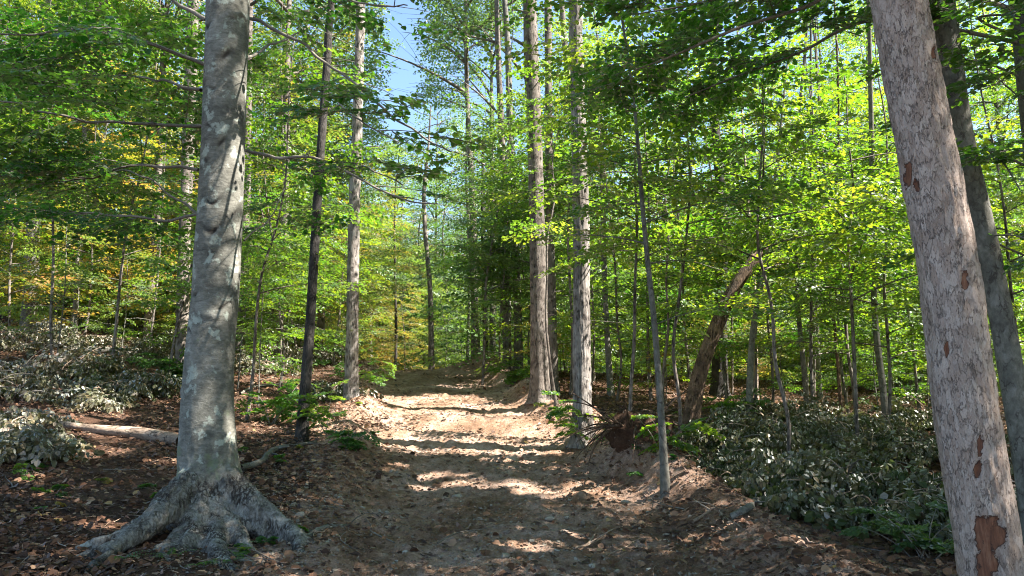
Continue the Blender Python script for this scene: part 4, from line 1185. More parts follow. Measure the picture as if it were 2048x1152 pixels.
# ------------------------------------------------------------------ layered understory close to the trail
UN = []; nbd = 26
def un(px, Y, H, R, leaf='leaf', lo=1.4, nb=26):
    UN.append((px, Y, H, R, leaf, lo, nb))
for a in [(1255, 12.5, 7.5, 2.1, 'leaf', 3.0), (1350, 12.5, 7.5, 2.0, 'leaf', 3.8), (1560, 11.5, 7.0, 2.2, 'leaf', 3.0), (1700, 12.5, 7.5, 2.3, 'leaf', 2.6), (1330, 17.5, 8.5, 2.5), (1530, 16.5, 8.5, 2.5, 'leaf', 3.4),
          (1620, 15.5, 9, 2.6), (1770, 15, 8.5, 2.5), (1120, 15.5, 8.0, 2.0, 'leaf', 3.2), (1240, 19, 9, 2.4), (1390, 19, 9.5, 2.6, 'leaf_deep'), (1540, 19, 9.5, 2.8), (1690, 19, 9, 2.7), (1840, 18, 9.5, 2.6),
          (1960, 16, 9, 2.5), (2060, 13, 9, 2.4), (1180, 23, 9, 2.3, 'leaf_cool'), (1310, 24, 10, 2.8), (1460, 23, 10, 2.8, 'leaf_deep'), (1610, 24, 10, 3), (1760, 23, 10, 3), (1900, 23, 10, 2.8),
          (1000, 25, 9, 2.3, 'leaf_cool', 2.8), (950, 31, 9, 2.6, 'leaf_cool', 1.5), (1060, 27, 10, 2.4, 'leaf_cool', 2.5), (1130, 30, 9, 2.5, 'leaf_cool'),
          (110, 19.5, 11, 2.6, 'leaf', 4.4, 26), (225, 19, 11, 3.0, 'leaf_deep', 3.0, 34), (340, 18.5, 10, 2.8, 'leaf_deep', 1.6, 30), (-60, 17, 10, 2.4, 'leaf', 4.4, 24),
          (965, 24, 14, 3.0, 'leaf_cool', 3.0, 44), (1010, 29, 16, 3.4, 'leaf_cool', 3.0, 48), (985, 36, 15, 3.2, 'leaf_cool', 2.5, 40), (1090, 24, 14, 3.0, 'leaf_cool', 3.5, 44), (1140, 21, 13, 2.8, 'leaf', 4.0, 40), (1230, 27, 15, 3.4, 'leaf', 2.5, 44),
          (690, 30, 12, 2.6, 'leaf_cool', 2.0, 38), (640, 36, 14, 3.2, 'leaf_cool', 2.0, 44), (500, 33, 14, 3.4, 'leaf', 2.0, 44), (560, 23, 12, 2.6, 'leaf', 2.6, 38), (1380, 28, 15, 3.4, 'leaf', 1.5, 44), (1530, 29, 15, 3.4, 'leaf', 1.5, 44), (1680, 29, 15, 3.4, 'leaf', 1.5, 44), (1830, 26, 14, 3.2, 'leaf', 1.5, 44),
          (1900, 20, 13, 3.0, 'leaf', 2.0, 40), (2010, 22, 13, 3.0, 'leaf', 1.5, 40), (1300, 20, 13, 3.0, 'leaf', 3.5, 40), (1450, 20, 13, 3.0, 'leaf', 3.5, 40), (1620, 20, 13, 3.0, 'leaf', 3.0, 40),
          (500, 15, 8, 2.0, 'leaf', 2.4), (560, 19, 8.5, 2.2, 'leaf'), (20, 22, 9, 2.8, 'leaf'), (160, 23, 9, 2.8, 'leaf_gold', 1.8), (300, 23, 9, 2.8, 'leaf', 1.5), (440, 22, 9, 2.6, 'leaf', 2.0), (600, 24, 8.5, 2.4, 'leaf', 2.0),
          (540, 27, 9, 2.6, 'leaf_gold', 1.5), (670, 27, 8, 2.0, 'leaf', 2.2)]:
    un(*a)
MARKS = [(60, "behind the stout grey trunk"), (190, "past the thin pale trunk"), (290, "beyond the mossy fallen log"), (380, "around the thick furrowed trunk"), (480, "just behind the big beech"), (560, "between big beech and slim dark trunk"),
         (640, "around the slim dark trunk"), (710, "around the bank hickory"), (780, "where the trail bank ends"), (860, "over the crest of the trail"), (940, "past the earth heap"), (1010, "beside the knotty grey trunk"), (1080, "behind the massive straight trunk"),
         (1150, "behind the shaggy hickory"), (1225, "around the lone grey-green trunk"), (1290, "behind the slender lit sapling"), (1360, "around the brown trunk"), (1430, "behind the leaning dead trunk"), (1500, "around the forked tree"), (1570, "past the top of the brush heap"),
         (1640, "among the mossy slender trunks"), (1720, "over the brush heap"), (1800, "near the sturdiest mossy trunk"), (1880, "behind the pale flaking tree"), (1980, "behind the dark mottled beech"), (3000, "far along the wooded hillside")]
def place_words(px, Y=0):
    if px < -60: return "deep in the wood past the brush slope"
    return min(MARKS, key=lambda m: abs(m[0] - px))[1]
size_w = {0: "bright layered", 1: "airy", 2: "spreading", 3: "slender", 4: "full"}
seen = {}
for i, (px, Y, H, R, leaf, lo, nb) in enumerate(UN):
    p = at(px, 700, Y)
    wz = "tall" if H > 11 else "nearest" if Y < 14 else "mid-distance" if Y < 18 else "farther" if Y < 22 else "distant"
    lw = {"leaf": "yellow-green", "leaf_deep": "deep green", "leaf_cool": "cool green", "leaf_gold": "yellowing"}[leaf]
    lab = f"{wz} understory beech, {lw}, {place_words(px, Y)}"
    if Y < 20: p[0], p[1] = off_shadow(p[0], p[1])
    plain_tree("understory_tree", lab, p[0], p[1], H, 700 + i, leaf, 'furrow', .020 + .0017 * H, None, "understory beeches " + place_words(px, Y), under=(lo, nb, R))

for i, (px, Y, H, lo, R, nb) in enumerate([(950, 33, 24, 5, 4.2, 62), (1015, 27.5, 23, 6, 3.8, 56), (1075, 33, 24, 5, 4.2, 56), (985, 38, 23, 5, 4.2, 56), (870, 58, 24, 5, 4.6, 40), (1180, 26, 23, 6, 4.2, 36), (640, 31, 21, 6, 3.6, 34), (560, 27, 22, 6, 4, 36), (480, 24, 22, 6, 4, 34)]):
    p = at(px, 700, Y)
    plain_tree("oak_tree", f"{'far' if Y > 31 else 'nearer'} tall oak with grey-green crown {place_words(px)}", p[0], p[1], H, 860 + i, 'leaf_cool', 'furrow', .17, (lo, nb, R), None)

# ------------------------------------------------------------------ the rest of the wood: repeats that share their meshes
GAPS = False
def proto_mesh(kind, seed):
    rng = np.random.default_rng(seed); w = Wood(); sp = []
    if kind == 'tall':
        H = rng.uniform(20, 25); st = np.array([[0, 0, -.5], [rng.normal(0, .2), rng.normal(0, .2), 6], [rng.normal(0, .5), rng.normal(0, .5), 14], [0, 0, H]]); r = .19
        V, Q, T = trunk_mesh(st, np.array([r, r * .85, r * .6, .03]), 'furrow', rng, 10, .5); w.add(V, Q, T)
        ax = lambda z: np.array([np.interp(z, st[:, 2], st[:, 0]), np.interp(z, st[:, 2], st[:, 1]), z])
        tallcrown(rng, ax, H * .32, H, 30, 4.1, w, sp); P, R, Z, TT, G = assemble(rng, SPR_T, sp); fine = False
    elif kind == 'mid':
        H = rng.uniform(13, 16); st = np.array([[0, 0, -.4], [rng.normal(0, .2), rng.normal(0, .2), 5], [rng.normal(0, .4), rng.normal(0, .4), 10], [0, 0, H]]); r = .10
        V, Q, T = trunk_mesh(st, np.array([r, r * .8, r * .5, .02]), 'greybark', rng, 8, .5); w.add(V, Q, T)
        ax = lambda z: np.array([np.interp(z, st[:, 2], st[:, 0]), np.interp(z, st[:, 2], st[:, 1]), z])
        understory(rng, ax, H * .12, H, 46, 3.6, w, sp, step=.42, sc=1.4); P, R, Z, TT, G = assemble(rng, SPR, sp, 1.3); fine = False
    elif kind == 'sap':
        H = rng.uniform(2.6, 4.2); st = np.array([[0, 0, -.2], [rng.normal(0, .1), rng.normal(0, .1), H * .4], [rng.normal(0, .25), rng.normal(0, .25), H * .8], [.1, 0, H]]); r = .018
        V, Q, T = trunk_mesh(st, np.array([r, r * .8, r * .6, .006]), 'greybark', rng, 6, .2); w.add(V, Q, T)
        ax = lambda z: np.array([np.interp(z, st[:, 2], st[:, 0]), np.interp(z, st[:, 2], st[:, 1]), z])
        understory(rng, ax, H * .15, H, 13, 1.3, w, sp, step=.28, sc=.8); P, R, Z, TT, G = assemble(rng, SPR, sp); fine = False
    else:
        H = rng.uniform(6.5, 9.5); st = np.array([[0, 0, -.3], [rng.normal(0, .15), rng.normal(0, .15), H * .4], [rng.normal(0, .3), rng.normal(0, .3), H * .8], [0, 0, H]]); r = .05
        V, Q, T = trunk_mesh(st, np.array([r, r * .8, r * .5, .012]), 'greybark', rng, 8, .4); w.add(V, Q, T)
        ax = lambda z: np.array([np.interp(z, st[:, 2], st[:, 0]), np.interp(z, st[:, 2], st[:, 1]), z])
        understory(rng, ax, H * .05, H, 32, 2.8, w, sp, step=.34, sc=1.2); P, R, Z, TT, G = assemble(rng, SPR, sp, 1.15); fine = False
    return w, (P, R, Z, TT)
PRO = {}
for kind, n in (('tall', 4), ('low', 4), ('mid', 3), ('sap', 4)):
    for k in range(n):
        w, L = proto_mesh(kind, 50 + k + {'tall': 0, 'low': 10, 'mid': 20, 'sap': 30}[kind])
        tm = w.mesh("trunk"); tm.materials.append(M['furrow'] if kind == 'tall' else M['greybark'])
        for lf in ('leaf', 'leaf_cool', 'leaf_gold'):
            cm = leaves_mesh("crown", *L[:3], L[3], False); cm.materials.append(M[lf])
            PRO.setdefault((kind, lf), []).append((tm, cm))
            if len(L[0]) == 0: raise ValueError
rng = np.random.default_rng(99)
def far_tree(kind, x, y, s, lf, k, rz):
    u = float(proj(np.array([[x, y, 3.0]]))[0][0])
    dist = "nearest" if y < 24 else "near" if y < 36 else "mid-distance" if y < 48 else "distant" if y < 62 else "remote" if y < 80 else "farthest"
    col = {"leaf": "green", "leaf_cool": "cool green", "leaf_gold": "yellowing"}[lf]
    lab = f"{dist} { {'tall': 'tall', 'mid': 'mid-height', 'low': 'low', 'sap': 'shrubby'}[kind] } {col} tree {place_words(u)}"
    tm, cm = PRO[(kind, lf)][k % (3 if kind == 'mid' else 4)]
    e = thing({"tall": "woodland_tree", "mid": "midstory_tree", "low": "understory_tree", "sap": "beech_sapling"}[kind], lab, "tree", (x, y, float(h(x, y))), lab.replace(" tree ", " trees "), rz)
    e.scale = (s, s, s)
    a = link("trunk", tm, None, e); b = link("crown", cm, None, e)
pts_ = []
def glade(x, y):
    """the open, sunny ground past the crest and the tree places whose crowns would shade it"""
    return -9 < x < 17 and 35.5 < y < 52

def scatter(n, y0, y1, mind, maxtry=20000, az=.80):
    out = []
    for _ in range(maxtry):
        if len(out) >= n: break
        y = y0 + (y1 - y0) * rng.random() ** .8
        x = rng.uniform(-az, az) * y + rng.normal(0, 1)
        if all((x - a) ** 2 + (y - b) ** 2 > mind ** 2 for a, b in out): out.append((x, y))
    return out
for i, (x, y) in enumerate(scatter(185, 25, 112, 3.8)):
    az = x / y
    if abs(az + .150) < .055 + 2.6 / y and y < 70: continue
    if abs(x - trail_x(y)) < 2.8 and y < 45: continue
    if x > 0 and y < 30: continue
    if 0 < x - trail_x(y) < 24 and y < 52 and rng.random() < .65: continue
    if glade(x, y): continue
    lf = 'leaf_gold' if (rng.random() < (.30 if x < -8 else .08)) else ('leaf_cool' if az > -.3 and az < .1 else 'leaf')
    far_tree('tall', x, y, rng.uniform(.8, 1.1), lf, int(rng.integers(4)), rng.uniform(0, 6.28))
for i, (x, y) in enumerate(scatter(275, 24, 105, 2.4)):
    az = x / y
    if abs(x - trail_x(y)) < 2.6 and y < 42: continue
    if 0 < x - trail_x(y) < 11 and y < 36 and rng.random() < .6: continue
    if glade(x, y) and rng.random() < .6: continue
    lf = 'leaf_gold' if (rng.random() < (.30 if x < -6 else .10)) else ('leaf_cool' if rng.random() < .25 else 'leaf')
    far_tree('low', x, y, rng.uniform(.8, 1.45), lf, int(rng.integers(4)), rng.uniform(0, 6.28))

for i, (x, y) in enumerate(scatter(120, 27, 95, 4.0)):
    az = x / y
    if abs(az + .150) < .045 + 2.2 / y and y < 50: continue
    if abs(x - trail_x(y)) < 3.4 and y < 45: continue
    if glade(x, y) and rng.random() < .8: continue
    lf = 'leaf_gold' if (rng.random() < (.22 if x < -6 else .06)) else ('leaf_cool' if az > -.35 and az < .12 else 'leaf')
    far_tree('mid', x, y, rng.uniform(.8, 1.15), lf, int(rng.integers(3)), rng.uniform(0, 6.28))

for px, y, kind, s_, lf in [(745, 46, 'mid', 1.1, 'leaf_cool'), (815, 58, 'mid', 1.0, 'leaf_gold'), (900, 50, 'mid', 1.1, 'leaf_cool'), (770, 74, 'tall', .9, 'leaf_cool'), (840, 80, 'tall', .95, 'leaf'), (810, 42, 'low', .7, 'leaf_gold'),
                         (890, 40, 'low', .7, 'leaf'), (710, 42, 'mid', .9, 'leaf')]:
    x = at(px, 700, y)[0]
    far_tree(kind, x, y, s_, lf, int(rng.integers(4)), rng.uniform(0, 6.28))
sap = 0
for i, (x, y) in enumerate(scatter(420, 16, 58, 1.2, az=.75)):
    d = x - trail_x(y)
    if abs(d) < 3.2 and y < 48: continue
    u = 1024 + FPX * x / y
    if d < 0 and y < 19 and u < 420: continue
    if 1330 < u < 1560 and y < 19: continue
    if y < 16.5 and u > 1380: continue
    lf = 'leaf_gold' if rng.random() < .08 else 'leaf_cool' if rng.random() < .15 else 'leaf'
    far_tree('sap', x, y, rng.uniform(.75, 1.4), lf, int(rng.integers(4)), rng.uniform(0, 6.28)); sap += 1
    if sap >= 290: break

# the wood beyond, one mass
def far_wood():
    rng = np.random.default_rng(8)
    n = 90000
    a = rng.uniform(-.95, .95, n); r = rng.uniform(112, 150, n)
    x = np.sin(a) * r; y = np.cos(a) * r
    lump = 7 + 7 * fb2(a * 26, r * .05, 5, 3) * 2
    z = h0(x, y) + rng.random(n) ** .9 * np.maximum(lump, 3)
    P = np.stack([x, y, z], 1); D = rng.normal(0, 1, (n, 3)); Nn = rng.normal(0, 1, (n, 3)) + [0, 0, 1]
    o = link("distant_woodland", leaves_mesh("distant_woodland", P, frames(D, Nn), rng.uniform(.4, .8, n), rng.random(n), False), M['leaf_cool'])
    o["kind"] = "stuff"; o["label"] = "distant woodland beyond the far trees"
far_wood()

# ------------------------------------------------------------------ withered brush
def brush(label, px, py, size, seed, H=1.0, group=None, dense=1.0, pale=0.0, dy=0):
    rng = np.random.default_rng(seed)
    g = gat(px, py)
    t = thing("withered_brush", label, "brush", g, group)
    w = Wood(); sp = []
    for k in range(int(11 * dense)):
        az = rng.uniform(0, 6.28); L = size * rng.uniform(.5, 1.1)
        p0 = g + [rng.normal(0, size * .3), rng.normal(0, size * .25), rng.uniform(.02, .15)]
        p, a = limb(rng, p0, az, L, rng.uniform(.5, 1.4) * H, rng.uniform(-.6, .3), .15, .25)
        p[:, 2] = np.maximum(p[:, 2], h(p[:, 0], p[:, 1]) + .04)
        w.tube(p, np.linspace(rng.uniform(.010, .022), .004, len(p)), 5)
        if k % 3 == 2: continue      # bare stick
        for s in np.arange(.2, 1, .22):
            j = int(s * (len(p) - 1))
            q, b = limb(rng, p[j], a[j] + rng.choice([-1, 1]) * rng.uniform(.4, 1.2), L * .5 * rng.uniform(.5, 1), rng.uniform(-.1, .8), rng.uniform(-.8, 0), .12, .2)
            q[:, 2] = np.maximum(q[:, 2], h(q[:, 0], q[:, 1]) + .04)
            w.tube(q, np.linspace(.006, .003, len(q)), 3)
            spray_along(rng, q, b, sp, .26, .62, .15, nk=5, jz=.05, flat=.7)
    P, R, Z, TT, G = assemble(rng, SPR_W, sp)
    k = P[:, 2] > h(P[:, 0], P[:, 1]) + .01
    TT = np.clip(TT * .72 + pale + (rng.random(len(TT)) < .05) * .4, 0, 1)
    link("stems", w.mesh("stems", g), M['twig'] if seed % 2 else M['log'], t)
    link("leaves", leaves_mesh("leaves", P[k], R[k], Z[k], TT[k], True, .85, g), M['wither'], t)
BR = [("pale withered brush at the near end of the bare fallen log", 25, 862, .7, .35), ("tall pale withered brush in front of the stout grey trunk", 40, 760, 1.1, .4), ("drooping withered brush along the mossy fallen log", 170, 760, 1.1, .12),
      ("withered brush just past the end of the bare fallen log", 10, 800, .9, .35), ("low withered sprigs above the middle of the bare log", 200, 815, .5, .3), ("withered brush hanging over the mossy log near the beech", 300, 720, 1.1, .1), ("withered brush between the mossy log and the thick furrowed trunk", 260, 790, .9, .05),
      ("withered brush high on the slope beside the thin pale trunk", 120, 695, 1.3, .2), ("far withered brush behind the mossy log", 330, 680, 1.3, .1), ("withered brush at the edge of the slope past the stout grey trunk", 5, 700, 1.3, .35),
      ("grey withered brush between the big beech and the slim dark trunk", 520, 745, 1.2, .25), ("grey withered brush behind the slim dark trunk", 580, 720, 1.2, .3), ("withered sprigs by the foot of the sunlit bank hickory", 670, 800, .8, .1), ("pale withered brush beyond the bank hickory", 640, 730, 1.2, .4)]
BR += [("pale sunlit withered brush nearest the camera on the slope edge", 5, 905, .75, .45), ("withered leafy cut boughs at the near side of the bare log's far end", 60, 905, .4, .4)]
for i, (lab, px, py, sz, pale) in enumerate(BR):
    brush(lab, px, py, sz * 1.12, 1200 + i, pale=pale * .85, H=1.35, dense=1.2)
BR2 = [("withered brush around the foot of the slender lit sapling", 1420, 950, .9, .0), ("dark green wilted brush at the near edge of the big heap", 1540, 985, .95, .0), ("olive wilted brush spilling toward the trail", 1470, 980, .6, .0), ("wilted brush in the middle of the big heap", 1600, 990, 1.1, .0),
       ("blue-green wilted brush in front of the big heap", 1700, 1030, 1.0, .0), ("wilted brush between the heap and the pale flaking tree", 1800, 1010, 1.0, .0), ("low wilted brush at the foot of the pale flaking tree", 1860, 1080, .7, .0), ("pale topped wilted brush behind the slender sapling", 1440, 890, 1.0, .10),
       ("wilted brush beneath the forked tree", 1530, 900, 1.2, .08), ("pale lit wilted brush at the top of the big heap", 1620, 910, 1.2, .15), ("wilted brush at the crown of the heap toward the mossy trunks", 1720, 920, 1.2, .10), ("wilted brush beside the pale flaking tree at mid height", 1820, 920, 1.1, .12),
       ("arching wilted bush leaning against the pale flaking tree", 1850, 860, 1.2, .0), ("low wilted brush past the root mass", 1400, 900, .8, .0), ("wilted brush behind the heap below the sturdiest mossy trunk", 1690, 870, 1.2, .12), ("wilted brush on the slope beneath the leaning dead trunk", 1480, 850, 1.2, .08), ("dark wilted brush low beside the trail edge", 1620, 1030, .6, .0)]
for i, (lab, px, py, sz, pale) in enumerate(BR2):
    brush(lab, px + 28, py, sz * .92, 1300 + i, pale=pale, H=1.3, dense=1.35)

# ------------------------------------------------------------------ fallen logs and sticks
def stick(name, label, pix, rad, mat, cat, seed=0, lift=.6, group=None, forks=0, sides=12, wob=.03, parent=None):
    rng = np.random.default_rng(seed)
    P = np.array([gat(a, b) for a, b in pix]); R = np.asarray(rad, float)
    P[:, 2] += R * lift
    B = resample(np.c_[P, R], .06)
    B[:, 0] += fb2(B[:, 0] * 4, B[:, 1] * 4, seed, 2) * wob * 2; B[:, 2] += fb2(B[:, 0] * 4, B[:, 1] * 4, seed + 5, 2) * wob
    t = thing(name, label, cat, P[0], group)
    V, Q, T = trunk_mesh(B[:, :3], B[:, 3], 'brown' if R[0] > .03 else 'grey', rng, sides, .05, 0, 0)
    w = Wood(); w.add(V, Q, T)
    link("stem", w.mesh("stem", P[0]), M[mat], t)
    for k in range(forks):
        j = rng.integers(len(B) // 4, len(B) - 1)
        q, _ = limb(rng, B[j, :3], rng.uniform(0, 6.28), rng.uniform(.2, .5), rng.uniform(0, .7), rng.uniform(-.4, .2), .05, .3)
        w = Wood(); w.tube(q, np.linspace(B[j, 3] * .6, .003, len(q)), 5)
        link("twig", w.mesh("twig", P[0]), M[mat], t)
    return t
stick("fallen_log", "bare tan fallen log lying in sunlit leaf litter next to the big beech", [(362, 893), (300, 880), (230, 872), (160, 862), (100, 850)], [.10, .105, .09, .065, .05], 'log', "log", 1, .8, forks=3)
stick("fallen_log", "mossy grey fallen log lying across the slope among withered brush", [(350, 718), (270, 713), (200, 708), (130, 704)], [.12, .12, .11, .10], 'greybark', "log", 2, 1.0, forks=2)
stick("fallen_log", "farthest fallen log low across the slope below bright foliage", [(330, 690), (250, 684), (160, 680)], [.10, .10, .09], 'log', "log", 3, 1.0)
stick("fallen_branch", "crooked grey branch lying from the beech roots to the slim dark trunk", [(480, 942), (520, 930), (550, 905), (590, 895), (632, 886)], [.05, .045, .045, .035, .025], 'greybark', "branch", 4, .8, forks=3)
stick("fallen_branch", "grey forked stick on bare earth just beyond the beech root", [(612, 1078), (650, 1060), (680, 1055), (720, 1050)], [.026, .024, .018, .010], 'greybark', "branch", 5, .8, forks=2)
stick("fallen_branch", "twisted dead branch with raised fork on the trail edge by the heap", [(1150, 1100), (1180, 1090), (1190, 1070)], [.012, .014, .010], 'log', "branch", 6, .8, forks=4)
stick("fallen_branch", "mossy branch end poking out below the withered heap", [(1460, 1045), (1490, 1030), (1515, 1010)], [.035, .04, .04], 'greybark', "branch", 7, 1.5, forks=2)
stick("fallen_branch", "knotted root-like branch beside the trail below the sapling", [(1390, 1050), (1430, 1020), (1450, 1040), (1490, 1060)], [.02, .018, .014, .01], 'log', "branch", 8, 1.0, forks=6)
stick("fallen_branch", "long grey branch half buried in brush behind the slim dark trunk", [(480, 790), (520, 775), (600, 770)], [.03, .03, .02], 'greybark', "branch", 9, 1.5, forks=3)
rng = np.random.default_rng(61)
k = 0
while k < 70:
    px = rng.uniform(0, 2000); py = rng.uniform(800, 1145)
    if 760 < px < 1250 and rng.random() < .75: continue
    g = gat(px, py); a = rng.uniform(0, 3.14); L = rng.uniform(.15, .6)
    q = np.array([[g[0] + math.cos(a) * L * s, g[1] + math.sin(a) * L * s, 0] for s in (-1, -.3, .4, 1)]); q[:, :2] += rng.normal(0, .05, (4, 2))
    q[:, 2] = h(q[:, 0], q[:, 1]) + rng.uniform(.01, .05)
    side = "beside the beech roots" if px < 600 else "on the trail" if px < 1300 else "below the withered heap"
    w = Wood(); B = resample(q, .05); w.tube(B, np.linspace(rng.uniform(.004, .011), .002, len(B)), 5)
    o = link("twig", w.mesh("twig", g), M['twig'] if rng.random() < .5 else M['log'], None, g)
    tag(o, f"dry dead twig lying {side}", "twig", f"dry twigs {side}")
    k += 1

# ------------------------------------------------------------------ stones
def stone_mesh(seed):
    rng = np.random.default_rng(seed)
    import bmesh
    bm = bmesh.new(); bmesh.ops.create_icosphere(bm, subdivisions=3, radius=1)
    V = np.array([v.co[:] for v in bm.verts])
    pl = rng.normal(0, 1, (11, 3)); pl /= np.linalg.norm(pl, axis=1)[:, None]
    dcut = rng.uniform(.55, .9, 11)
    for n_, d_ in zip(pl, dcut):
        s_ = V @ n_ - d_; V -= np.where(s_ > 0, s_, 0)[:, None] * n_ * .92
    V *= (1 + .12 * fb3(V[:, 0] * 3, V[:, 1] * 3, V[:, 2] * 3, seed, 3))[:, None]
    V *= [1, rng.uniform(.6, .9), rng.uniform(.4, .65)]
    F = np.array([[v.index for v in f.verts] for f in bm.faces]); bm.free()
    m = mesh_np("stone", V, None, F, False); m.materials.append(M['stone'])
    return m
STN = [stone_mesh(k) for k in range(7)]
def stone(px, py, spx, label, group=None, k=None, rng=rng):
    g = gat(px, py); s = spx / 2 / FPX * g[1]
    o = link("stone", STN[int(rng.integers(7)) if k is None else k], None, None, g + [0, 0, s * .18])
    o.rotation_euler = (rng.normal(0, .3), rng.normal(0, .3), rng.uniform(0, 6.28)); o.scale = (s, s, s)
    tag(o, label, "stone", group)
stone(1226, 1003, 22, "pale upright stone perched on the trail berm", k=1)
stone(1252, 1008, 24, "brownish stone right against the pale upright one on the berm", k=2)
stone(640, 1122, 34, "largest stone beyond the beech root at the trail edge", k=3)
stone(1010, 1115, 24, "light grey stone half sunk in the middle of the trail", k=4)
stone(912, 1000, 26, "flat pale stone in the middle of the trail below the sunlit stripe", k=5)
stone(600, 1035, 24, "blocky brown stone at the edge of the leaf litter by the beech", k=0)
stone(690, 960, 20, "pointed stone on the rough trail side below the green bush", k=6)
stone(960, 1042, 16, "round pale stone in shade on the trail", k=1)
stone(1100, 1041, 22, "thin flat stone on the shaded trail by the sunlit patch", k=2)
for i in range(230):
    if rng.random() < .55: px, py = rng.uniform(560, 800), rng.uniform(930, 1150); w_ = "along the rough edge of the trail near the beech"
    elif rng.random() < .8: px, py = rng.uniform(780, 1500), rng.uniform(1000, 1150); w_ = "scattered on the near trail"
    else: px, py = rng.uniform(740, 1200), rng.uniform(760, 1000); w_ = "scattered on the upper trail"
    stone(px, py, rng.uniform(6, 17) * (.55 + .45 * (py - 700) / 450), f"small angular stone {w_}", f"small stones {w_}")

# ------------------------------------------------------------------ litter, gravel: stuff nobody could count
def scatter_litter():
    rng = np.random.default_rng(71)
    n = 230000
    Y = 4.5 + 30 * rng.random(n) ** 1.35; x = rng.uniform(-.78, .78, n) * (Y + 1.0)
    d = x - trail_x(Y)
    on = (d > -2.3) & (d < 2.4 + 1.3 * (1 - ss(Y, 7.5, 11))) & (Y < 36)
    k = ~on | (rng.random(n) < .16 + .30 * (np.abs(d) > 1.6))
    k &= rng.random(n) < np.clip(.55 + 1.4 * fb2(x * .8, Y * .8, 12, 3), .15, 1)
    x = x[k]; Y = Y[k]; n = len(x)
    z = hd(x, Y) + rng.random(n) ** 2 * .035 + .006
    a = rng.uniform(0, 6.28, n)
    D = np.stack([np.cos(a), np.sin(a), rng.normal(0, .35, n)], 1); Nn = np.stack([rng.normal(0, .45, n), rng.normal(0, .45, n), np.ones(n)], 1)
    sz = (.028 + .085 * rng.random(n) ** 2) * (.85 + Y * .012)
    o = link("leaf_litter", leaves_mesh("leaf_litter", np.stack([x, Y, z], 1), frames(D, Nn), sz, rng.random(n) ** 1.3, True, 1.1), M['litter'])
    o["kind"] = "stuff"; o["label"] = "brown fallen leaves covering the forest floor"
    # small gravel
    n = 24000
    Y = 4.5 + 22 * rng.random(n) ** 1.5; x = trail_x(Y) + rng.normal(0, 1.6, n)
    x = np.where(rng.random(n) < .35, trail_x(Y) - 2.6 + rng.normal(0, .5, n), x)
    z = hd(x, Y)
    T = np.array([[1, 0, 0], [0, 1, 0], [-1, 0, 0], [0, -1, 0], [0, 0, .7], [0, 0, -.5]]) 
    F = np.array([[0, 1, 4], [1, 2, 4], [2, 3, 4], [3, 0, 4]])
    s_ = rng.uniform(.006, .02, n) * rng.uniform(.6, 1.5, n); Rr = rot(rng.uniform(0, 6.28, n), rng.normal(0, .3, n), rng.normal(0, .3, n))
    TT = T[None] * rng.uniform(.6, 1.3, (n, 6, 1))
    V = np.stack([x, Y, z], 1)[:, None] + np.einsum('nij,nkj->nki', Rr, TT) * s_[:, None, None]
    Fs = (np.arange(n)[:, None, None] * 6 + F[None]).reshape(-1, 3)
    o = link("gravel", mesh_np("gravel", V.reshape(-1, 3), None, Fs, False), M['stone'])
    o["kind"] = "stuff"; o["label"] = "loose gravel and clods strewn over the trail"
    # crumbled soil
    n = 16000
    Y = 4.5 + 26 * rng.random(n) ** 1.4; side = rng.random(n)
    x = trail_x(Y) + np.where(side < .45, rng.normal(0, 1.3, n), np.where(side < .8, 2.3 + rng.normal(0, .45, n), -2.4 + rng.normal(0, .4, n)))
    z = hd(x, Y)
    s_ = rng.uniform(.008, .03, n) * rng.uniform(.5, 1.4, n); Rr = rot(rng.uniform(0, 6.28, n), rng.normal(0, .5, n), rng.normal(0, .5, n))
    TT = T[None] * rng.uniform(.6, 1.3, (n, 6, 1))
    V = np.stack([x, Y, z], 1)[:, None] + np.einsum('nij,nkj->nki', Rr, TT) * s_[:, None, None]
    Fs = (np.arange(n)[:, None, None] * 6 + F[None]).reshape(-1, 3)
    o = link("soil_clods", mesh_np("soil_clods", V.reshape(-1, 3), None, Fs, False), M['dirt'])
    o["kind"] = "stuff"; o["label"] = "crumbled clods of soil on the trail and its banks"
    # fine twigs among the litter
    n = 5000
    Y = 4.5 + 22 * rng.random(n) ** 1.4; x = rng.uniform(-.75, .75, n) * (Y + 1)
    d = np.abs(x - trail_x(Y)); k = (d > 1.6) | (rng.random(n) < .3); x = x[k]; Y = Y[k]; n = len(x)
    a = rng.uniform(0, 6.28, n); L = rng.uniform(.04, .20, n)
    A = np.stack([x, Y, hd(x, Y) + .015], 1); x2 = x + np.cos(a) * L; y2 = Y + np.sin(a) * L
    B = np.stack([x2, y2, hd(x2, y2) + rng.uniform(.01, .07, n)], 1)
    w = Wood(); w.segs(np.c_[A, B, rng.uniform(.0015, .005, n), np.full(n, .0012)])
    o = link("twig_litter", w.mesh("twig_litter"), M['log'])
    o["kind"] = "stuff"; o["label"] = "fine dead twigs strewn through the leaf litter"
scatter_litter()

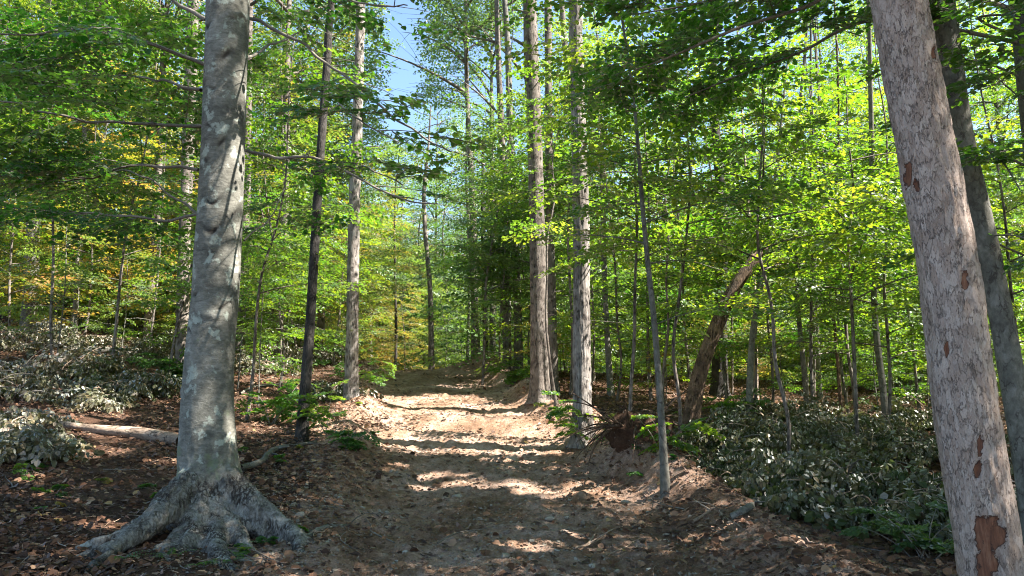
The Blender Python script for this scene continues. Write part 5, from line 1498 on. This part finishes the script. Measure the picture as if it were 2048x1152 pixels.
# ------------------------------------------------------------------ green plants near the ground
def plant(name, label, px, py, H, n, seed, leaf='leaf', sc=.7, group=None, spread=.35, Ls=.5, cat="plant"):
    rng = np.random.default_rng(seed); g = gat(px, py)
    t = thing(name, label, cat, g, group)
    w = Wood(); sp = []
    for k in range(n):
        az = rng.uniform(0, 6.28)
        p, a = limb(rng, g + [rng.normal(0, .04), rng.normal(0, .04), -.02], az, H * rng.uniform(.6, 1.1), rng.uniform(.9, 1.4), rng.uniform(.2, .9), .08, .15)
        w.tube(p, np.linspace(.008, .003, len(p)), 4)
        for j in range(len(p) // 3, len(p), 2):
            sp.append((rng.integers(6), *p[j], rng.uniform(0, 6.28), rng.normal(0, .2), rng.normal(0, .3), sc * rng.uniform(.4, 1) * Ls))
    P, R, Z, TT, G = assemble(rng, SPR, sp)
    Z = np.maximum(Z, .03)
    k = P[:, 2] > h(P[:, 0], P[:, 1]) + .01
    link("stem", w.mesh("stem", g), M['twig'], t)
    link("leaves", leaves_mesh("leaves", P[k], R[k], Z[k] * 1.1, TT[k], True, 1.2, g), M[leaf], t)
plant("leafy_shrub", "bushy green plant at the trail side below the bank hickory", 700, 892, .4, 7, 1, 'leaf_deep', 1.0, Ls=.42)
plant("maple_sapling", "green sapling with broad leaves arching out beside the slim dark trunk", 655, 870, 1.9, 4, 2, 'leaf', 1.0, Ls=.5)
plant("maple_sapling", "sunlit yellow-green sapling on the earth bank left of the trail crest".replace(" left of", " beside"), 725, 775, 1.3, 5, 3, 'leaf', 1.0, Ls=.6)
plant("maple_sapling", "slim sapling with fresh leaves growing against the shaggy hickory", 1172, 900, 1.35, 5, 4, 'leaf', .9, Ls=.5)
plant("leafy_shrub", "low green bush at the head of the bank next to the smooth grey trunk", 1030, 768, 1.0, 8, 5, 'leaf', 1.1, Ls=.8)
plant("leafy_shrub", "green bush between the root mass and the slender sapling", 1325, 900, .8, 5, 6, 'leaf', 1.0, Ls=.5)
plant("maple_sapling", "thin green sapling beside the leaning dead trunk", 1462, 860, 1.2, 4, 7, 'leaf', 1.0, Ls=.6)
plant("leafy_shrub", "blue-green shrub at the foot of the pale flaking tree", 1850, 1120, .6, 8, 8, 'leaf_cool', 1.0, Ls=.5)
plant("leafy_shrub", "green shrub under the thick furrowed trunk behind the beech", 345, 770, 1.2, 10, 9, 'leaf_deep', 1.0, Ls=.8)
plant("maple_sapling", "green sapling between the big beech and the slim dark trunk", 545, 850, 1.4, 6, 10, 'leaf', 1.0, Ls=.6)
rng = np.random.default_rng(5150)
for i in range(46):
    if i < 24: px, py = rng.uniform(10, 640), rng.uniform(900, 1148); w_ = "among the leaf litter around the beech roots"
    elif i < 36: px, py = rng.uniform(1250, 1600), rng.uniform(800, 960); w_ = "around the root mass and dead trunk"
    else: px, py = rng.uniform(560, 780), rng.uniform(780, 920); w_ = "along the trail side by the slim dark trunk"
    plant("seedling", f"tiny green seedling {w_}", px, py, rng.uniform(.08, .20), int(rng.integers(1, 3)), 2000 + i, ('leaf_deep', 'leaf', 'leaf_gold')[i % 3 if i % 9 == 2 else i % 2], .5, f"seedlings {w_}", Ls=.35)

# ferns at the foot of the beech
def fern(px, py, seed, label):
    rng = np.random.default_rng(seed); g = gat(px, py)
    t = thing("fern", label, "fern", g, "ferns at the foot of the big beech")
    P = []; D = []; Z = []
    w = Wood()
    for f in range(6):
        az = rng.uniform(0, 6.28); p, a = limb(rng, g, az, rng.uniform(.14, .26), 1.0, -.2, .02, .03)
        w.tube(p, np.linspace(.003, .001, len(p)), 3)
        for j in range(3, len(p)):
            for sg in (-1, 1):
                b = a[j] + sg * 1.2; P.append(p[j]); D.append([math.cos(b), math.sin(b), -.15]); Z.append(.06 * (1 - j / len(p) * .8))
    P = np.array(P); n = len(P)
    link("stem", w.mesh("stem", g), M['twig'], t)
    link("frond", leaves_mesh("frond", P, frames(np.array(D), np.array([0, 0, 1.]) + rng.normal(0, .15, (n, 3))), np.array(Z), rng.random(n), True, .5, g), M['leaf_deep'], t)
for i, (px, py) in enumerate([(340, 1120), (400, 1135), (455, 1128), (240, 1125), (470, 1100)]):
    fern(px, py, 3000 + i, "small green fern growing over the beech roots")
print("verts", sum(len(m.vertices) for m in bpy.data.meshes))
